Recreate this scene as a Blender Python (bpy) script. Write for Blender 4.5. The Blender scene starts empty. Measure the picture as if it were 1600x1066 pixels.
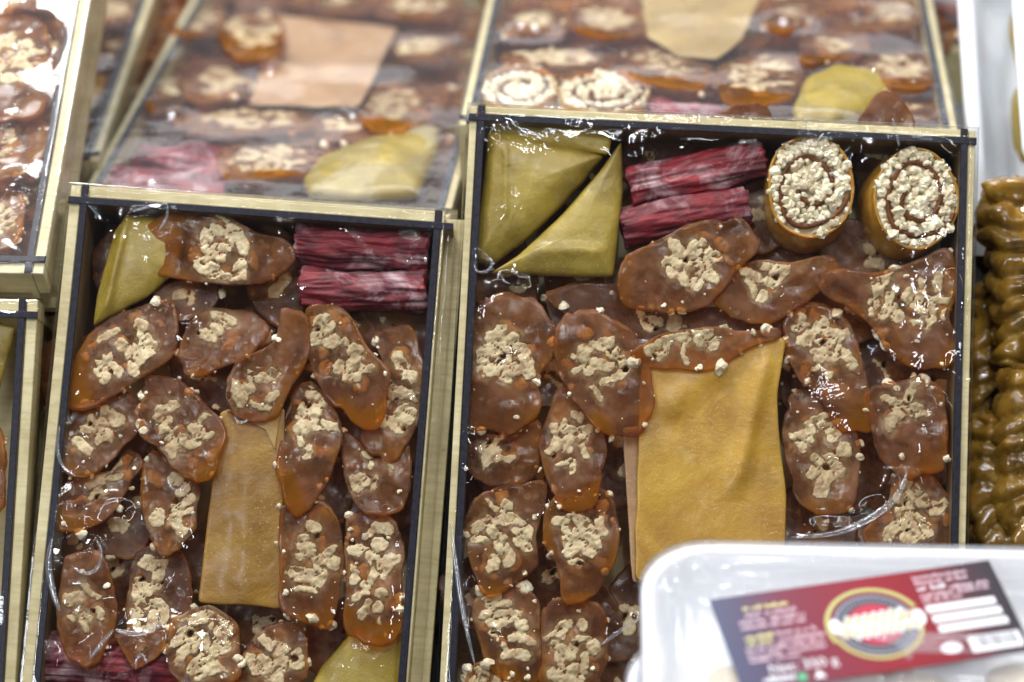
import bpy, math, random
import numpy as np
from mathutils import Matrix, Vector

scene = bpy.context.scene
col = scene.collection
random.seed(7)
RNG = np.random.default_rng(11)
R = math.radians

# ------------------------------------------------------------------ camera
FPX = 85 / 36 * 1600.0
DIST = 0.98
f_ = np.array([0, math.cos(R(30)), -math.sin(R(30))])
u_ = np.array([0, math.sin(R(30)), math.cos(R(30))])
r_ = np.array([1.0, 0, 0])
CAM = -f_ * DIST
cam_d = bpy.data.cameras.new('camera')
cam = bpy.data.objects.new('camera', cam_d)
col.objects.link(cam)
cam.location = CAM
cam.rotation_euler = (R(60), 0, 0)
cam_d.lens = 85
cam_d.sensor_width = 36
cam_d.clip_start = 0.05
cam_d.clip_end = 60
cam_d.dof.use_dof = True
cam_d.dof.focus_distance = 0.972
cam_d.dof.aperture_fstop = 3.9
cam_d.dof.aperture_blades = 8
scene.camera = cam

# ------------------------------------------------------------------ world and lamps
w = bpy.data.worlds.new("World")
scene.world = w
w.use_nodes = True
w.node_tree.nodes['Background'].inputs['Color'].default_value = (0.86, 0.90, 1.0, 1)
w.node_tree.nodes['Background'].inputs['Strength'].default_value = 0.09


def area(name, loc, target, sx, sy, power, colr=(1, 1, 1), shape='RECTANGLE'):
    l = bpy.data.lights.new(name, 'AREA')
    l.shape = shape
    l.size = sx
    l.size_y = sy
    l.energy = power
    l.color = colr
    o = bpy.data.objects.new(name, l)
    col.objects.link(o)
    o.location = loc
    d = Vector(target) - Vector(loc)
    o.rotation_euler = d.to_track_quat('-Z', 'Y').to_euler()
    return o


area('stall_lamp_panel', (-0.38, 0.38, 1.15), (0, 0, 0), 0.26, 0.26, 19.0, (1.0, 0.99, 0.965))
area('added_rear_panel', (0.15, 2.0, 1.25), (0, 0.1, 0), 1.9, 0.55, 12, (0.93, 0.97, 1.0))  # added unseen panel for the rear films to mirror as haze
for i, (x, y, z, p) in enumerate([(-0.50, -0.75, 1.25, .5), (0.05, -0.62, 1.35, .5), (0.42, -0.55, 1.3, .5),
                                  (-0.9, -0.1, 1.2, .5), (0.8, 0.2, 1.3, .5), (0.1, 0.95, 1.25, .6), (-0.35, 1.15, 1.15, .6)]):
    area('stall_bulb', (x, y, z), (0, 0, 0), 0.034, 0.034, p * 5.0, (0.95, 0.97, 1.0), 'DISK')

for i, (x, y, z) in enumerate([(-.62, -1.13, .70), (-.54, -1.17, .71), (-.60, -1.15, .79), (-.50, -1.14, .82),
                               (.46, -1.02, 1.06), (.52, -1.00, 1.12), (.05, -.74, 1.36)]):
    area('led_bulb', (x, y, z), (0, 0, 0), 0.085 if i < 4 else 0.05, 0.085 if i < 4 else 0.05, .9 if i < 4 else .42, (0.93, 0.96, 1.0), 'DISK')
area('added_glint_tube', (-0.05, -0.50, 1.45), (0, 0, 0), 1.5, 0.018, 5.0, (0.98, 0.99, 1.0))  # tubes added so that film creases mirror them as bright streaks
area('added_glint_tube', (0.25, -0.05, 1.60), (0, 0, 0), 1.3, 0.018, 3.5, (0.98, 0.99, 1.0))
area('added_glint_tube', (-0.80, -0.35, 1.30), (0, 0, 0), 0.018, 1.2, 3.5, (0.98, 0.99, 1.0))
area('added_glint_tube', (0.75, -0.55, 1.30), (0, 0, 0), 0.018, 1.2, 3.5, (1.0, 0.85, 0.62))
scene.view_settings.view_transform = 'Standard'
scene.view_settings.look = 'None'
scene.view_settings.exposure = -0.2
scene.view_settings.gamma = 1


# ------------------------------------------------------------------ frames (planes that things lie in)
def ray(px, py):
    return f_ + r_ * (px - 800) / FPX + u_ * (533 - py) / FPX


class Frame:
    def __init__(s, O, elev, yaw=0.0, roll=0.0):
        """plane through O whose normal stands `elev` degrees above the horizon, facing the camera"""
        e = R(elev)
        N = np.array([0, -math.cos(e), math.sin(e)])
        V = np.array([0, math.sin(e), math.cos(e)])
        X = np.array([1.0, 0, 0])
        a = R(yaw)
        Rz = np.array([[math.cos(a), math.sin(a), 0], [-math.sin(a), math.cos(a), 0], [0, 0, 1]])
        X, V, N = Rz @ X, Rz @ V, Rz @ N
        b = R(roll)
        s.X = X * math.cos(b) - V * math.sin(b)
        s.V = X * math.sin(b) + V * math.cos(b)
        s.N = N
        s.O = np.array(O, float)

    def uv(s, px, py, h=0.0):
        d = ray(px, py)
        t = ((s.O + s.N * h - CAM) @ s.N) / (d @ s.N)
        p = CAM + d * t - s.O
        return np.array([p @ s.X, p @ s.V])

    def mat(s, u, v, h, rot=0.0):
        p = s.O + s.X * u + s.V * v + s.N * h
        c, n = math.cos(rot), math.sin(rot)
        X = s.X * c - s.V * n
        V = s.X * n + s.V * c
        M = Matrix(((X[0], V[0], s.N[0], p[0]), (X[1], V[1], s.N[1], p[1]), (X[2], V[2], s.N[2], p[2]), (0, 0, 0, 1)))
        return M


def pt(px, py, depth):
    return CAM + ray(px, py) * depth


P = Frame((0, 0, 0), 38)
Q1 = Frame(pt(450, 300, 1.045), 90, 8.6)
Q2 = Frame(pt(1110, 185, 1.045), 90, 9.2)
A1 = Frame(pt(60, 405, 0.985), 62, 4.6)
A0 = Frame(pt(150, 236, 1.07), 90, 9.0)
T1 = Frame(pt(1330, 850, 0.895), 81, 0)
T3 = Frame(pt(1535, 370, 1.06), 48, 0)


# ------------------------------------------------------------------ noise
class Noise:
    def __init__(s, seed):
        s.t = np.random.default_rng(seed).random((64, 64, 8)) * 2 - 1

    def __call__(s, x, y, z=0.0):
        x, y = np.asarray(x, float), np.asarray(y, float)
        z = np.zeros_like(x) + z
        xi, yi, zi = np.floor(x).astype(int), np.floor(y).astype(int), np.floor(z).astype(int)
        fx, fy, fz = x - xi, y - yi, z - zi
        fx, fy, fz = [q * q * (3 - 2 * q) for q in (fx, fy, fz)]
        r = 0
        for a in (0, 1):
            for b in (0, 1):
                for c in (0, 1):
                    r = r + s.t[(xi + a) % 64, (yi + b) % 64, (zi + c) % 8] * (fx if a else 1 - fx) * (fy if b else 1 - fy) * (fz if c else 1 - fz)
        return r


NZ = [Noise(i) for i in range(8)]


# ------------------------------------------------------------------ materials
def nodes(name):
    m = bpy.data.materials.new(name)
    m.use_nodes = True
    nt = m.node_tree
    b = nt.nodes['Principled BSDF']
    return m, nt, b


def N_(nt, typ, **kw):
    n = nt.nodes.new(typ)
    for k, v in kw.items():
        setattr(n, k, v)
    return n


def coords(nt, scale=(1, 1, 1), obj_random=True):
    tc = N_(nt, 'ShaderNodeTexCoord')
    mp = N_(nt, 'ShaderNodeMapping')
    mp.inputs['Scale'].default_value = scale
    nt.links.new(tc.outputs['Object'], mp.inputs['Vector'])
    if obj_random:
        oi = N_(nt, 'ShaderNodeObjectInfo')
        ml = N_(nt, 'ShaderNodeVectorMath', operation='SCALE')
        ml.inputs[0].default_value = (7, 5, 3)
        nt.links.new(oi.outputs['Random'], ml.inputs['Scale'])
        nt.links.new(ml.outputs[0], mp.inputs['Location'])
    return mp.outputs[0]


def noise(nt, vec, scale, detail=4, rough=.55, dist=0):
    n = N_(nt, 'ShaderNodeTexNoise')
    n.inputs['Scale'].default_value = scale
    n.inputs['Detail'].default_value = detail
    n.inputs['Roughness'].default_value = rough
    n.inputs['Distortion'].default_value = dist
    nt.links.new(vec, n.inputs['Vector'])
    return n.outputs['Fac']


def ramp(nt, fac, stops):
    r = N_(nt, 'ShaderNodeValToRGB')
    e = r.color_ramp.elements
    while len(e) < len(stops):
        e.new(0.5)
    for q, (p, c) in zip(e, stops):
        q.position = p
        q.color = (c if len(c) == 4 else tuple(c) + (1,)) if isinstance(c, tuple) else (c, c, c, 1)
    nt.links.new(fac, r.inputs['Fac'])
    return r.outputs['Color']


def mix(nt, fac, a, b, mode='MIX'):
    m = N_(nt, 'ShaderNodeMix', data_type='RGBA', blend_type=mode)
    for sock, v in ((m.inputs[0], fac), (m.inputs[6], a), (m.inputs[7], b)):
        if hasattr(v, 'links') or isinstance(v, bpy.types.NodeSocket):
            nt.links.new(v, sock)
        elif isinstance(v, tuple):
            sock.default_value = v + (1,)
        else:
            sock.default_value = v
    return m.outputs[2]


def bump(nt, b, h, strength, dist):
    n = N_(nt, 'ShaderNodeBump')
    n.inputs['Strength'].default_value = strength
    n.inputs['Distance'].default_value = dist
    nt.links.new(h, n.inputs['Height'])
    nt.links.new(n.outputs[0], b.inputs['Normal'])


def voro(nt, vec, scale, rand=1.0):
    v = N_(nt, 'ShaderNodeTexVoronoi')
    v.inputs['Scale'].default_value = scale
    v.inputs['Randomness'].default_value = rand
    nt.links.new(vec, v.inputs['Vector'])
    return v


def link(nt, a, b):
    nt.links.new(a, b)


M = {}


def jelly(name, base_a, base_b, spot, rough, sss, coat, amber=(.46, .185, .012), trans=0.0, clear=.0, tint=(.84, .55, .29)):
    m, nt, b = nodes(name)
    v = coords(nt)
    n1 = noise(nt, v, 60, 6, .62, .7)
    c = ramp(nt, n1, [(.30, base_a), (.47, tuple((x + y) * .5 for x, y in zip(base_a, base_b))), (.62, base_b)])
    warm = ramp(nt, noise(nt, v, 48, 4, .6, .4), [(.50, 0.0), (.70, .42)])
    c = mix(nt, warm, c, tuple(q * .62 for q in amber))
    # nuts sunk in the jelly
    dn = N_(nt, 'ShaderNodeAttribute', attribute_name='sunk')
    dnn = mix(nt, 1.0, dn.outputs['Fac'], ramp(nt, noise(nt, v, 230, 3, .5, 1.0), [(.38, .15), (.56, 1.0)]), 'MULTIPLY')
    dnn = mix(nt, .60, (0, 0, 0), dnn)
    c = mix(nt, dnn, c, spot)
    vo = voro(nt, v, 210)
    s = ramp(nt, vo.outputs['Distance'], [(.0, 1.0), (.20, .8), (.36, 0.0)])
    gate = ramp(nt, noise(nt, v, 130, 2), [(.50, 0.0), (.58, 1.0)])
    sg = mix(nt, 1.0, s, gate, 'MULTIPLY')
    c = mix(nt, mix(nt, .45, (0, 0, 0), sg), c, spot)
    am = N_(nt, 'ShaderNodeAttribute', attribute_name='amber_glow')
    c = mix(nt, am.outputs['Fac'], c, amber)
    link(nt, c, b.inputs['Base Color'])
    rr = ramp(nt, noise(nt, v, 160, 3), [(.35, rough * .5), (.7, min(1, rough * 1.5))])
    link(nt, rr, b.inputs['Roughness'])
    b.inputs['Subsurface Weight'].default_value = sss
    b.inputs['Subsurface Radius'].default_value = (1.0, .30, .10)
    b.inputs['Subsurface Scale'].default_value = .008
    b.inputs['Coat Weight'].default_value = coat
    b.inputs['Coat Roughness'].default_value = .10
    b.inputs['Transmission Weight'].default_value = trans
    b.inputs['IOR'].default_value = 1.42
    b.inputs['Specular IOR Level'].default_value = .38
    ms = N_(nt, 'ShaderNodeMapping')
    ms.inputs['Scale'].default_value = (900, 130, 300)
    ms.inputs['Rotation'].default_value = (0, 0, .5)
    link(nt, v, ms.inputs['Vector'])
    fine = noise(nt, ms.outputs[0], 1.0, 3, .6, .5)
    both = mix(nt, .35, noise(nt, v, 200, 4, .5), fine)
    bump(nt, b, both, .22, .0006)
    if clear > 0:
        # light and sight pass through the jelly, tinted amber
        tb = N_(nt, 'ShaderNodeBsdfTransparent')
        tb.inputs[0].default_value = tint + (1,)
        mx = N_(nt, 'ShaderNodeMixShader')
        cl = ramp(nt, noise(nt, v, 85, 3, .5, .4), [(.35, clear * .65), (.65, min(1, clear * 1.3))])
        cl2 = mix(nt, am.outputs['Fac'], cl, (min(1, clear + .12),) * 3)
        link(nt, cl2, mx.inputs[0])
        link(nt, b.outputs[0], mx.inputs[1])
        link(nt, tb.outputs[0], mx.inputs[2])
        link(nt, mx.outputs[0], nt.nodes['Material Output'].inputs[0])
    M[name] = m
    return m


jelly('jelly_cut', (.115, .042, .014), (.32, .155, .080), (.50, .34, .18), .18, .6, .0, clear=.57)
jelly('jelly_skin', (.16, .040, .006), (.36, .115, .012), (.6, .45, .22), .2, .6, .5)
jelly('jelly_dark', (.065, .020, .006), (.15, .055, .02), (.24, .15, .07), .40, .35, .05, clear=.35)  # darker jelly; lower layers carry the shade of the gaps in this colour
jelly('roll_skin', (.24, .10, .010), (.52, .28, .04), (.55, .42, .22), .22, .5, .6)
jelly('rib_skin', (.060, .028, .004), (.34, .195, .030), (.50, .38, .12), .13, .3, .9)


def nutmat(name, a, b_, skin, white=False):
    m, nt, b = nodes(name)
    v = coords(nt)
    c = ramp(nt, noise(nt, v, 260, 5, .65), [(.25, a), (.7, b_)])
    if not white:
        sk = ramp(nt, noise(nt, v, 170, 5, .7, .8), [(.50, 0.0), (.64, .72)])
        c = mix(nt, sk, c, skin)
        at = N_(nt, 'ShaderNodeAttribute', attribute_name='rim')
        c = mix(nt, at.outputs['Fac'], c, skin)
    oi = N_(nt, 'ShaderNodeObjectInfo')
    rr = ramp(nt, oi.outputs['Random'], [(0.0, (.60, .54, .47)), (.35, (.78, .73, .66)), (1.0, (1, 1, 1))])
    c = mix(nt, 1.0, c, rr, 'MULTIPLY')
    link(nt, c, b.inputs['Base Color'])
    b.inputs['Roughness'].default_value = .5
    b.inputs['Subsurface Weight'].default_value = .15
    b.inputs['Subsurface Scale'].default_value = .002
    bump(nt, b, noise(nt, v, 700, 5, .6), .6, .0006)
    M[name] = m


nutmat('walnut', (.42, .325, .17), (.74, .63, .39), (.36, .18, .08))
nutmat('crumb', (.88, .79, .56), (.96, .92, .74), (.5, .4, .2), True)


def sheetmat(name, a, b_, speck, rough=.42, gloss=.2):
    m, nt, b = nodes(name)
    v = coords(nt)
    c = ramp(nt, noise(nt, v, 38, 6, .62, .6), [(.25, a), (.72, b_)])
    big = ramp(nt, noise(nt, v, 16, 3, .6, .8), [(.35, (.66, .62, .55)), (.6, (1, 1, 1))])
    c = mix(nt, 1.0, c, big, 'MULTIPLY')
    vo = voro(nt, v, 620)
    s = ramp(nt, vo.outputs['Distance'], [(0.0, 1.0), (.12, 1.0), (.2, 0.0)])
    g = ramp(nt, noise(nt, v, 60, 3, .6), [(.42, 0.0), (.60, 1.0)])
    sg = mix(nt, 1.0, s, g, 'MULTIPLY')
    sg = mix(nt, .5, (0, 0, 0), sg)
    c = mix(nt, sg, c, speck)
    dust = ramp(nt, noise(nt, v, 55, 5, .7, 1.0), [(.55, 0.0), (.8, .25)])
    c = mix(nt, dust, c, speck)
    link(nt, c, b.inputs['Base Color'])
    link(nt, ramp(nt, noise(nt, v, 120, 4), [(.3, rough * .6), (.7, rough * 1.4)]), b.inputs['Roughness'])
    b.inputs['Subsurface Weight'].default_value = .35
    b.inputs['Subsurface Radius'].default_value = (1, .5, .15)
    b.inputs['Subsurface Scale'].default_value = .003
    b.inputs['Coat Weight'].default_value = gloss
    b.inputs['Coat Roughness'].default_value = .2
    wr = noise(nt, v, 70, 5, .7, 2.5)
    bump(nt, b, mix(nt, .5, noise(nt, v, 300, 6, .7), wr), .55, .0012)
    M[name] = m


sheetmat('leather_amber', (.38, .19, .012), (.60, .37, .040), (.80, .68, .42))
sheetmat('leather_brown', (.24, .105, .010), (.47, .27, .032), (.72, .60, .38))
sheetmat('leather_olive', (.21, .145, .010), (.46, .345, .048), (.66, .58, .25))
sheetmat('leather_yellow', (.42, .28, .09), (.58, .42, .16), (.8, .68, .42))
sheetmat('leather_tan', (.36, .20, .09), (.48, .29, .14), (.8, .7, .5))

# red fibrous sweet
m, nt, b = nodes('red_fibre')
v = coords(nt, (1, 1, 1))
at = N_(nt, 'ShaderNodeAttribute', attribute_name='fib')
mp = N_(nt, 'ShaderNodeMapping')
mp.inputs['Scale'].default_value = (50, 120, 120)
link(nt, v, mp.inputs['Vector'])
fn = noise(nt, mp.outputs[0], 1.0, 6, .7, .6)
c = ramp(nt, fn, [(.28, (.03, .003, .008)), (.48, (.12, .004, .011)), (.62, (.26, .010, .018)), (.80, (.40, .045, .06))])
pw = noise(nt, v, 55, 4, .65, .8)
mp2 = N_(nt, 'ShaderNodeMapping')
mp2.inputs['Scale'].default_value = (60, 500, 500)
link(nt, v, mp2.inputs['Vector'])
fn2 = noise(nt, mp2.outputs[0], 1.0, 4, .7)
pm = mix(nt, 1.0, ramp(nt, pw, [(.48, 0.0), (.70, .85)]), ramp(nt, fn2, [(.35, .55), (.65, 1.0)]), 'MULTIPLY')
c = mix(nt, pm, c, (.68, .50, .53))
link(nt, c, b.inputs['Base Color'])
b.inputs['Roughness'].default_value = .55
b.inputs['Subsurface Weight'].default_value = .1
b.inputs['Subsurface Scale'].default_value = .002
bump(nt, b, fn, .9, .0012)
M['red_fibre'] = m

# woods
m, nt, b = nodes('pale_wood')
v = coords(nt, (1, 1, 1), False)
g = N_(nt, 'ShaderNodeMapping')
g.inputs['Scale'].default_value = (60, 420, 300)
link(nt, v, g.inputs['Vector'])
gr = noise(nt, g.outputs[0], 1.0, 5, .6, .3)
c = ramp(nt, gr, [(.2, (.46, .38, .18)), (.5, (.66, .58, .33)), (.85, (.76, .71, .46))])
c = mix(nt, ramp(nt, noise(nt, v, 25, 5, .7), [(.35, .7), (.6, 0.0)]), c, (.38, .30, .14))
c = mix(nt, ramp(nt, noise(nt, v, 160, 3, .7), [(.66, 0.0), (.76, .6)]), c, (.20, .13, .05))
link(nt, c, b.inputs['Base Color'])
b.inputs['Roughness'].default_value = .5
bump(nt, b, gr, .25, .0004)
M['pale_wood'] = m
m, nt, b = nodes('burnt_edge')
v = coords(nt, (1, 1, 1), False)
c = ramp(nt, noise(nt, v, 500, 4, .7), [(.3, (.010, .010, .018)), (.7, (.035, .033, .045)), (.85, (.10, .09, .08))])
link(nt, c, b.inputs['Base Color'])
b.inputs['Roughness'].default_value = .35
b.inputs['Specular IOR Level'].default_value = .15
M['burnt_edge'] = m


def plain(name, c, rough=.5, sss=0, spec=.5, nscale=40, var=.15, metallic=0):
    m, nt, b = nodes(name)
    v = coords(nt)
    lo = tuple(x * (1 - var) for x in c)
    hi = tuple(min(1, x * (1 + var)) for x in c)
    link(nt, ramp(nt, noise(nt, v, nscale, 5, .6), [(.3, lo), (.7, hi)]), b.inputs['Base Color'])
    b.inputs['Roughness'].default_value = rough
    b.inputs['Subsurface Weight'].default_value = sss
    b.inputs['Subsurface Scale'].default_value = .004
    b.inputs['Specular IOR Level'].default_value = spec
    b.inputs['Metallic'].default_value = metallic
    bump(nt, b, noise(nt, v, nscale * 14, 3), .2, .0004)
    M[name] = m
    return m


plain('foam', (.84, .87, .92), .35, .3, .5, 500, .03)
plain('grey_shelf', (.26, .28, .31), .4)
plain('stand_dark', (.012, .012, .014), .5)
plain('dark_wood', (.17, .115, .055), .45, 0, .4, 60, .3)  # darker brown wood for the walls of the front trays
plain('dried_fruit', (.05, .02, .03), .35, .1, .5, 90, .5)
plain('dried_brown', (.22, .07, .05), .35, .1, .5, 90, .4)
plain('beige_sweet', (.66, .56, .40), .5, .2, .5, 120, .25)
plain('gold_print', (.50, .47, .18), .35, 0, .5, 40, .05)
plain('black_print', (.07, .07, .085), .35)
plain('white_print', (.82, .83, .88), .4, 0, .5, 40, .02)
plain('pink_print', (.62, .45, .52), .4)
plain('pale_print', (.55, .47, .36), .4)
plain('yellow_print', (.66, .62, .28), .4)
plain('red_print', (.45, .03, .07), .35)
plain('green_print', (.08, .42, .22), .35)
plain('grey_print', (.42, .42, .55), .4)

# label ground: crimson middle, charcoal right end, left end blued by a painted reflection
m, nt, b = nodes('label_print_sheen')
tc = N_(nt, 'ShaderNodeTexCoord')
sx = N_(nt, 'ShaderNodeSeparateXYZ')
link(nt, tc.outputs['Object'], sx.inputs[0])
mr = N_(nt, 'ShaderNodeMapRange')
mr.inputs[1].default_value = -.054
mr.inputs[2].default_value = .054
link(nt, sx.outputs[0], mr.inputs[0])
c = ramp(nt, mr.outputs[0], [(0.0, (.06, .07, .14)), (.10, (.07, .055, .11)), (.27, (.17, .022, .045)), (.55, (.25, .014, .026)),
                             (.72, (.22, .015, .025)), (.88, (.07, .035, .045)), (1.0, (.035, .035, .045))])
link(nt, c, b.inputs['Base Color'])
b.inputs['Roughness'].default_value = .3
M['label_print_sheen'] = m


def filmmat(name, tint, ior, rough, haze):
    """clear cling film: transparent sheet with a Fresnel reflection and a faint milky scatter"""
    m = bpy.data.materials.new(name)
    m.use_nodes = True
    nt = m.node_tree
    nt.nodes.clear()
    out = N_(nt, 'ShaderNodeOutputMaterial')
    tr = N_(nt, 'ShaderNodeBsdfTransparent')
    tr.inputs[0].default_value = tint + (1,)
    gl = N_(nt, 'ShaderNodeBsdfGlossy')
    gl.inputs['Roughness'].default_value = rough
    df = N_(nt, 'ShaderNodeBsdfDiffuse')
    df.inputs[0].default_value = (.85, .88, .95, 1)
    fr = N_(nt, 'ShaderNodeFresnel')
    # same reflectance from both sides of the sheet (a thin film, not a solid)
    ge = N_(nt, 'ShaderNodeNewGeometry')
    mr_ = N_(nt, 'ShaderNodeMapRange')
    mr_.inputs[3].default_value = ior
    mr_.inputs[4].default_value = 1 / ior
    link(nt, ge.outputs['Backfacing'], mr_.inputs[0])
    link(nt, mr_.outputs[0], fr.inputs['IOR'])
    tc = N_(nt, 'ShaderNodeTexCoord')
    n = N_(nt, 'ShaderNodeTexNoise')
    n.inputs['Scale'].default_value = 60
    n.inputs['Detail'].default_value = 3
    n.inputs['Distortion'].default_value = 1.5
    link(nt, tc.outputs['Object'], n.inputs['Vector'])
    bp = N_(nt, 'ShaderNodeBump')
    bp.inputs['Strength'].default_value = .14
    bp.inputs['Distance'].default_value = .0018
    link(nt, n.outputs['Fac'], bp.inputs['Height'])
    link(nt, bp.outputs[0], gl.inputs['Normal'])
    link(nt, bp.outputs[0], fr.inputs['Normal'])
    m1 = N_(nt, 'ShaderNodeMixShader')
    m1.inputs[0].default_value = haze
    link(nt, tr.outputs[0], m1.inputs[1])
    link(nt, df.outputs[0], m1.inputs[2])
    m2 = N_(nt, 'ShaderNodeMixShader')
    link(nt, fr.outputs[0], m2.inputs[0])
    link(nt, m1.outputs[0], m2.inputs[1])
    link(nt, gl.outputs[0], m2.inputs[2])
    link(nt, m2.outputs[0], out.inputs[0])
    M[name] = m


filmmat('film', (.985, .985, .99), 1.42, .022, .002)
filmmat('film_rear', (.97, .97, .98), 1.35, .10, .040)  # milkier scatter paints the reflected haze over the rear trays
filmmat('film_tray', (.97, .97, .98), 1.36, .12, .16)


filmmat('film_edge_glint', (.95, .96, .98), 1.9, .10, .07)


# ------------------------------------------------------------------ object helpers
def link_mesh(name, verts, faces, mats, parent=None, matrix=None, midx=None, smooth=True, attr=None):
    me = bpy.data.meshes.new(name)
    me.from_pydata([tuple(map(float, q)) for q in verts], [], [tuple(map(int, q)) for q in faces])
    if not isinstance(mats, (list, tuple)):
        mats = [mats]
    for q in mats:
        me.materials.append(M[q] if isinstance(q, str) else q)
    if midx is not None:
        me.polygons.foreach_set('material_index', np.asarray(midx, dtype=np.int32))
    me.polygons.foreach_set('use_smooth', np.full(len(me.polygons), smooth))
    if attr is not None:
        for k_ in range(0, len(attr), 2):
            a = me.attributes.new(attr[k_], 'FLOAT', 'POINT')
            a.data.foreach_set('value', np.asarray(attr[k_ + 1], dtype=np.float32))
    me.update()
    o = bpy.data.objects.new(name, me)
    col.objects.link(o)
    if parent is not None:
        o.parent = parent
        if matrix is not None:
            o.matrix_local = matrix
    elif matrix is not None:
        o.matrix_world = matrix
    return o


def tag(o, label=None, cat=None, group=None, kind=None):
    if label:
        o['label'] = label
    if cat:
        o['category'] = cat
    if group:
        o['group'] = group
    if kind:
        o['kind'] = kind
    return o


def empty(name, matrix):
    o = bpy.data.objects.new(name, None)
    o.empty_display_size = .02
    col.objects.link(o)
    o.matrix_world = matrix
    return o


def box_vf(x0, x1, y0, y1, z0, z1, bev=0.0):
    if bev <= 0:
        v = [(x, y, z) for z in (z0, z1) for y in (y0, y1) for x in (x0, x1)]
        f = [(0, 2, 3, 1), (4, 5, 7, 6), (0, 1, 5, 4), (2, 6, 7, 3), (0, 4, 6, 2), (1, 3, 7, 5)]
        return v, f
    v = []
    for z, i in ((z0, 0), (z1 - bev, 0), (z1, bev)):
        v += [(x0 + i, y0 + i, z), (x1 - i, y0 + i, z), (x1 - i, y1 - i, z), (x0 + i, y1 - i, z)]
    f = [(3, 2, 1, 0), (8, 9, 10, 11)]
    for k in (0, 4):
        for j in range(4):
            f.append((k + j, k + (j + 1) % 4, k + 4 + (j + 1) % 4, k + 4 + j))
    return v, f


def resample(pts, n, smooth=True):
    pts = np.asarray(pts, float)
    if smooth:
        m = len(pts)
        out = []
        for i in range(m):
            p0, p1, p2, p3 = pts[i - 1], pts[i], pts[(i + 1) % m], pts[(i + 2) % m]
            for t in np.linspace(0, 1, 12, endpoint=False):
                out.append(.5 * ((2 * p1) + (-p0 + p2) * t + (2 * p0 - 5 * p1 + 4 * p2 - p3) * t * t + (-p0 + 3 * p1 - 3 * p2 + p3) * t ** 3))
        pts = np.array(out)
    q = np.vstack([pts, pts[:1]])
    d = np.r_[0, np.cumsum(np.linalg.norm(np.diff(q, axis=0), axis=1))]
    s = np.linspace(0, d[-1], n, endpoint=False)
    return np.stack([np.interp(s, d, q[:, 0]), np.interp(s, d, q[:, 1])], 1)


def centroid(p):
    x, y = p[:, 0], p[:, 1]
    x2, y2 = np.roll(x, -1), np.roll(y, -1)
    a = x * y2 - x2 * y
    A = a.sum() / 2
    return np.array([((x + x2) * a).sum(), ((y + y2) * a).sum()]) / (6 * A), abs(A)


def radial(outline, h_fn, thick, off=(0, 0), nr=16, edge=.0008, bulge=.05, side_rings=5, wob=0.0, nz=None):
    """closed lump: cut face inside `outline` (local metric coords), side wall swept by off and thick"""
    n = len(outline)
    C, _ = centroid(outline)
    rs = list(np.linspace(0, .93, nr)[1:]) + [.965, .985, 1.0]
    drop = [0] * (nr - 1) + [edge * .15, edge * .45, edge]
    V = [(C[0], C[1], float(h_fn(C[0:1], C[1:2])[0]))]
    for r, d in zip(rs, drop):
        p = C + (outline - C) * r
        h = h_fn(p[:, 0], p[:, 1]) - d
        V += list(np.c_[p, h])
    nface = len(rs)
    base_h = h_fn(outline[:, 0], outline[:, 1]) - edge
    off = np.array(off)
    for k in range(1, side_rings + 1):
        s = k / side_rings
        sc = 1 + bulge * math.sin(math.pi * min(1, s * 1.1)) - .22 * s ** 1.5
        p = C + (outline - C) * sc + off * (s ** .8)
        if nz is not None:
            ang = np.arange(n) / n * 18
            p = p + (p - C) * (wob * nz(ang % 18, np.full(n, s * 2.5)))[:, None]
        h = base_h - thick * s
        V += list(np.c_[p, h])
    p = C + off
    V.append((p[0], p[1], float(base_h.mean() - thick)))
    F, mi = [], []
    for j in range(n):
        F.append((0, 1 + j, 1 + (j + 1) % n)); mi.append(0)
    tot = nface + side_rings
    for k in range(tot - 1):
        a, b2 = 1 + k * n, 1 + (k + 1) * n
        for j in range(n):
            F.append((a + j, b2 + j, b2 + (j + 1) % n, a + (j + 1) % n)); mi.append(0 if k < nface - 2 else 1)
    last = len(V) - 1
    a = 1 + (tot - 1) * n
    for j in range(n):
        F.append((a + j, last, a + (j + 1) % n)); mi.append(1)
    # orientation: outline may be clockwise
    x, y = outline[:, 0], outline[:, 1]
    if (x * np.roll(y, -1) - np.roll(x, -1) * y).sum() < 0:
        F = [q[::-1] for q in F]
    return V, F, mi


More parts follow.
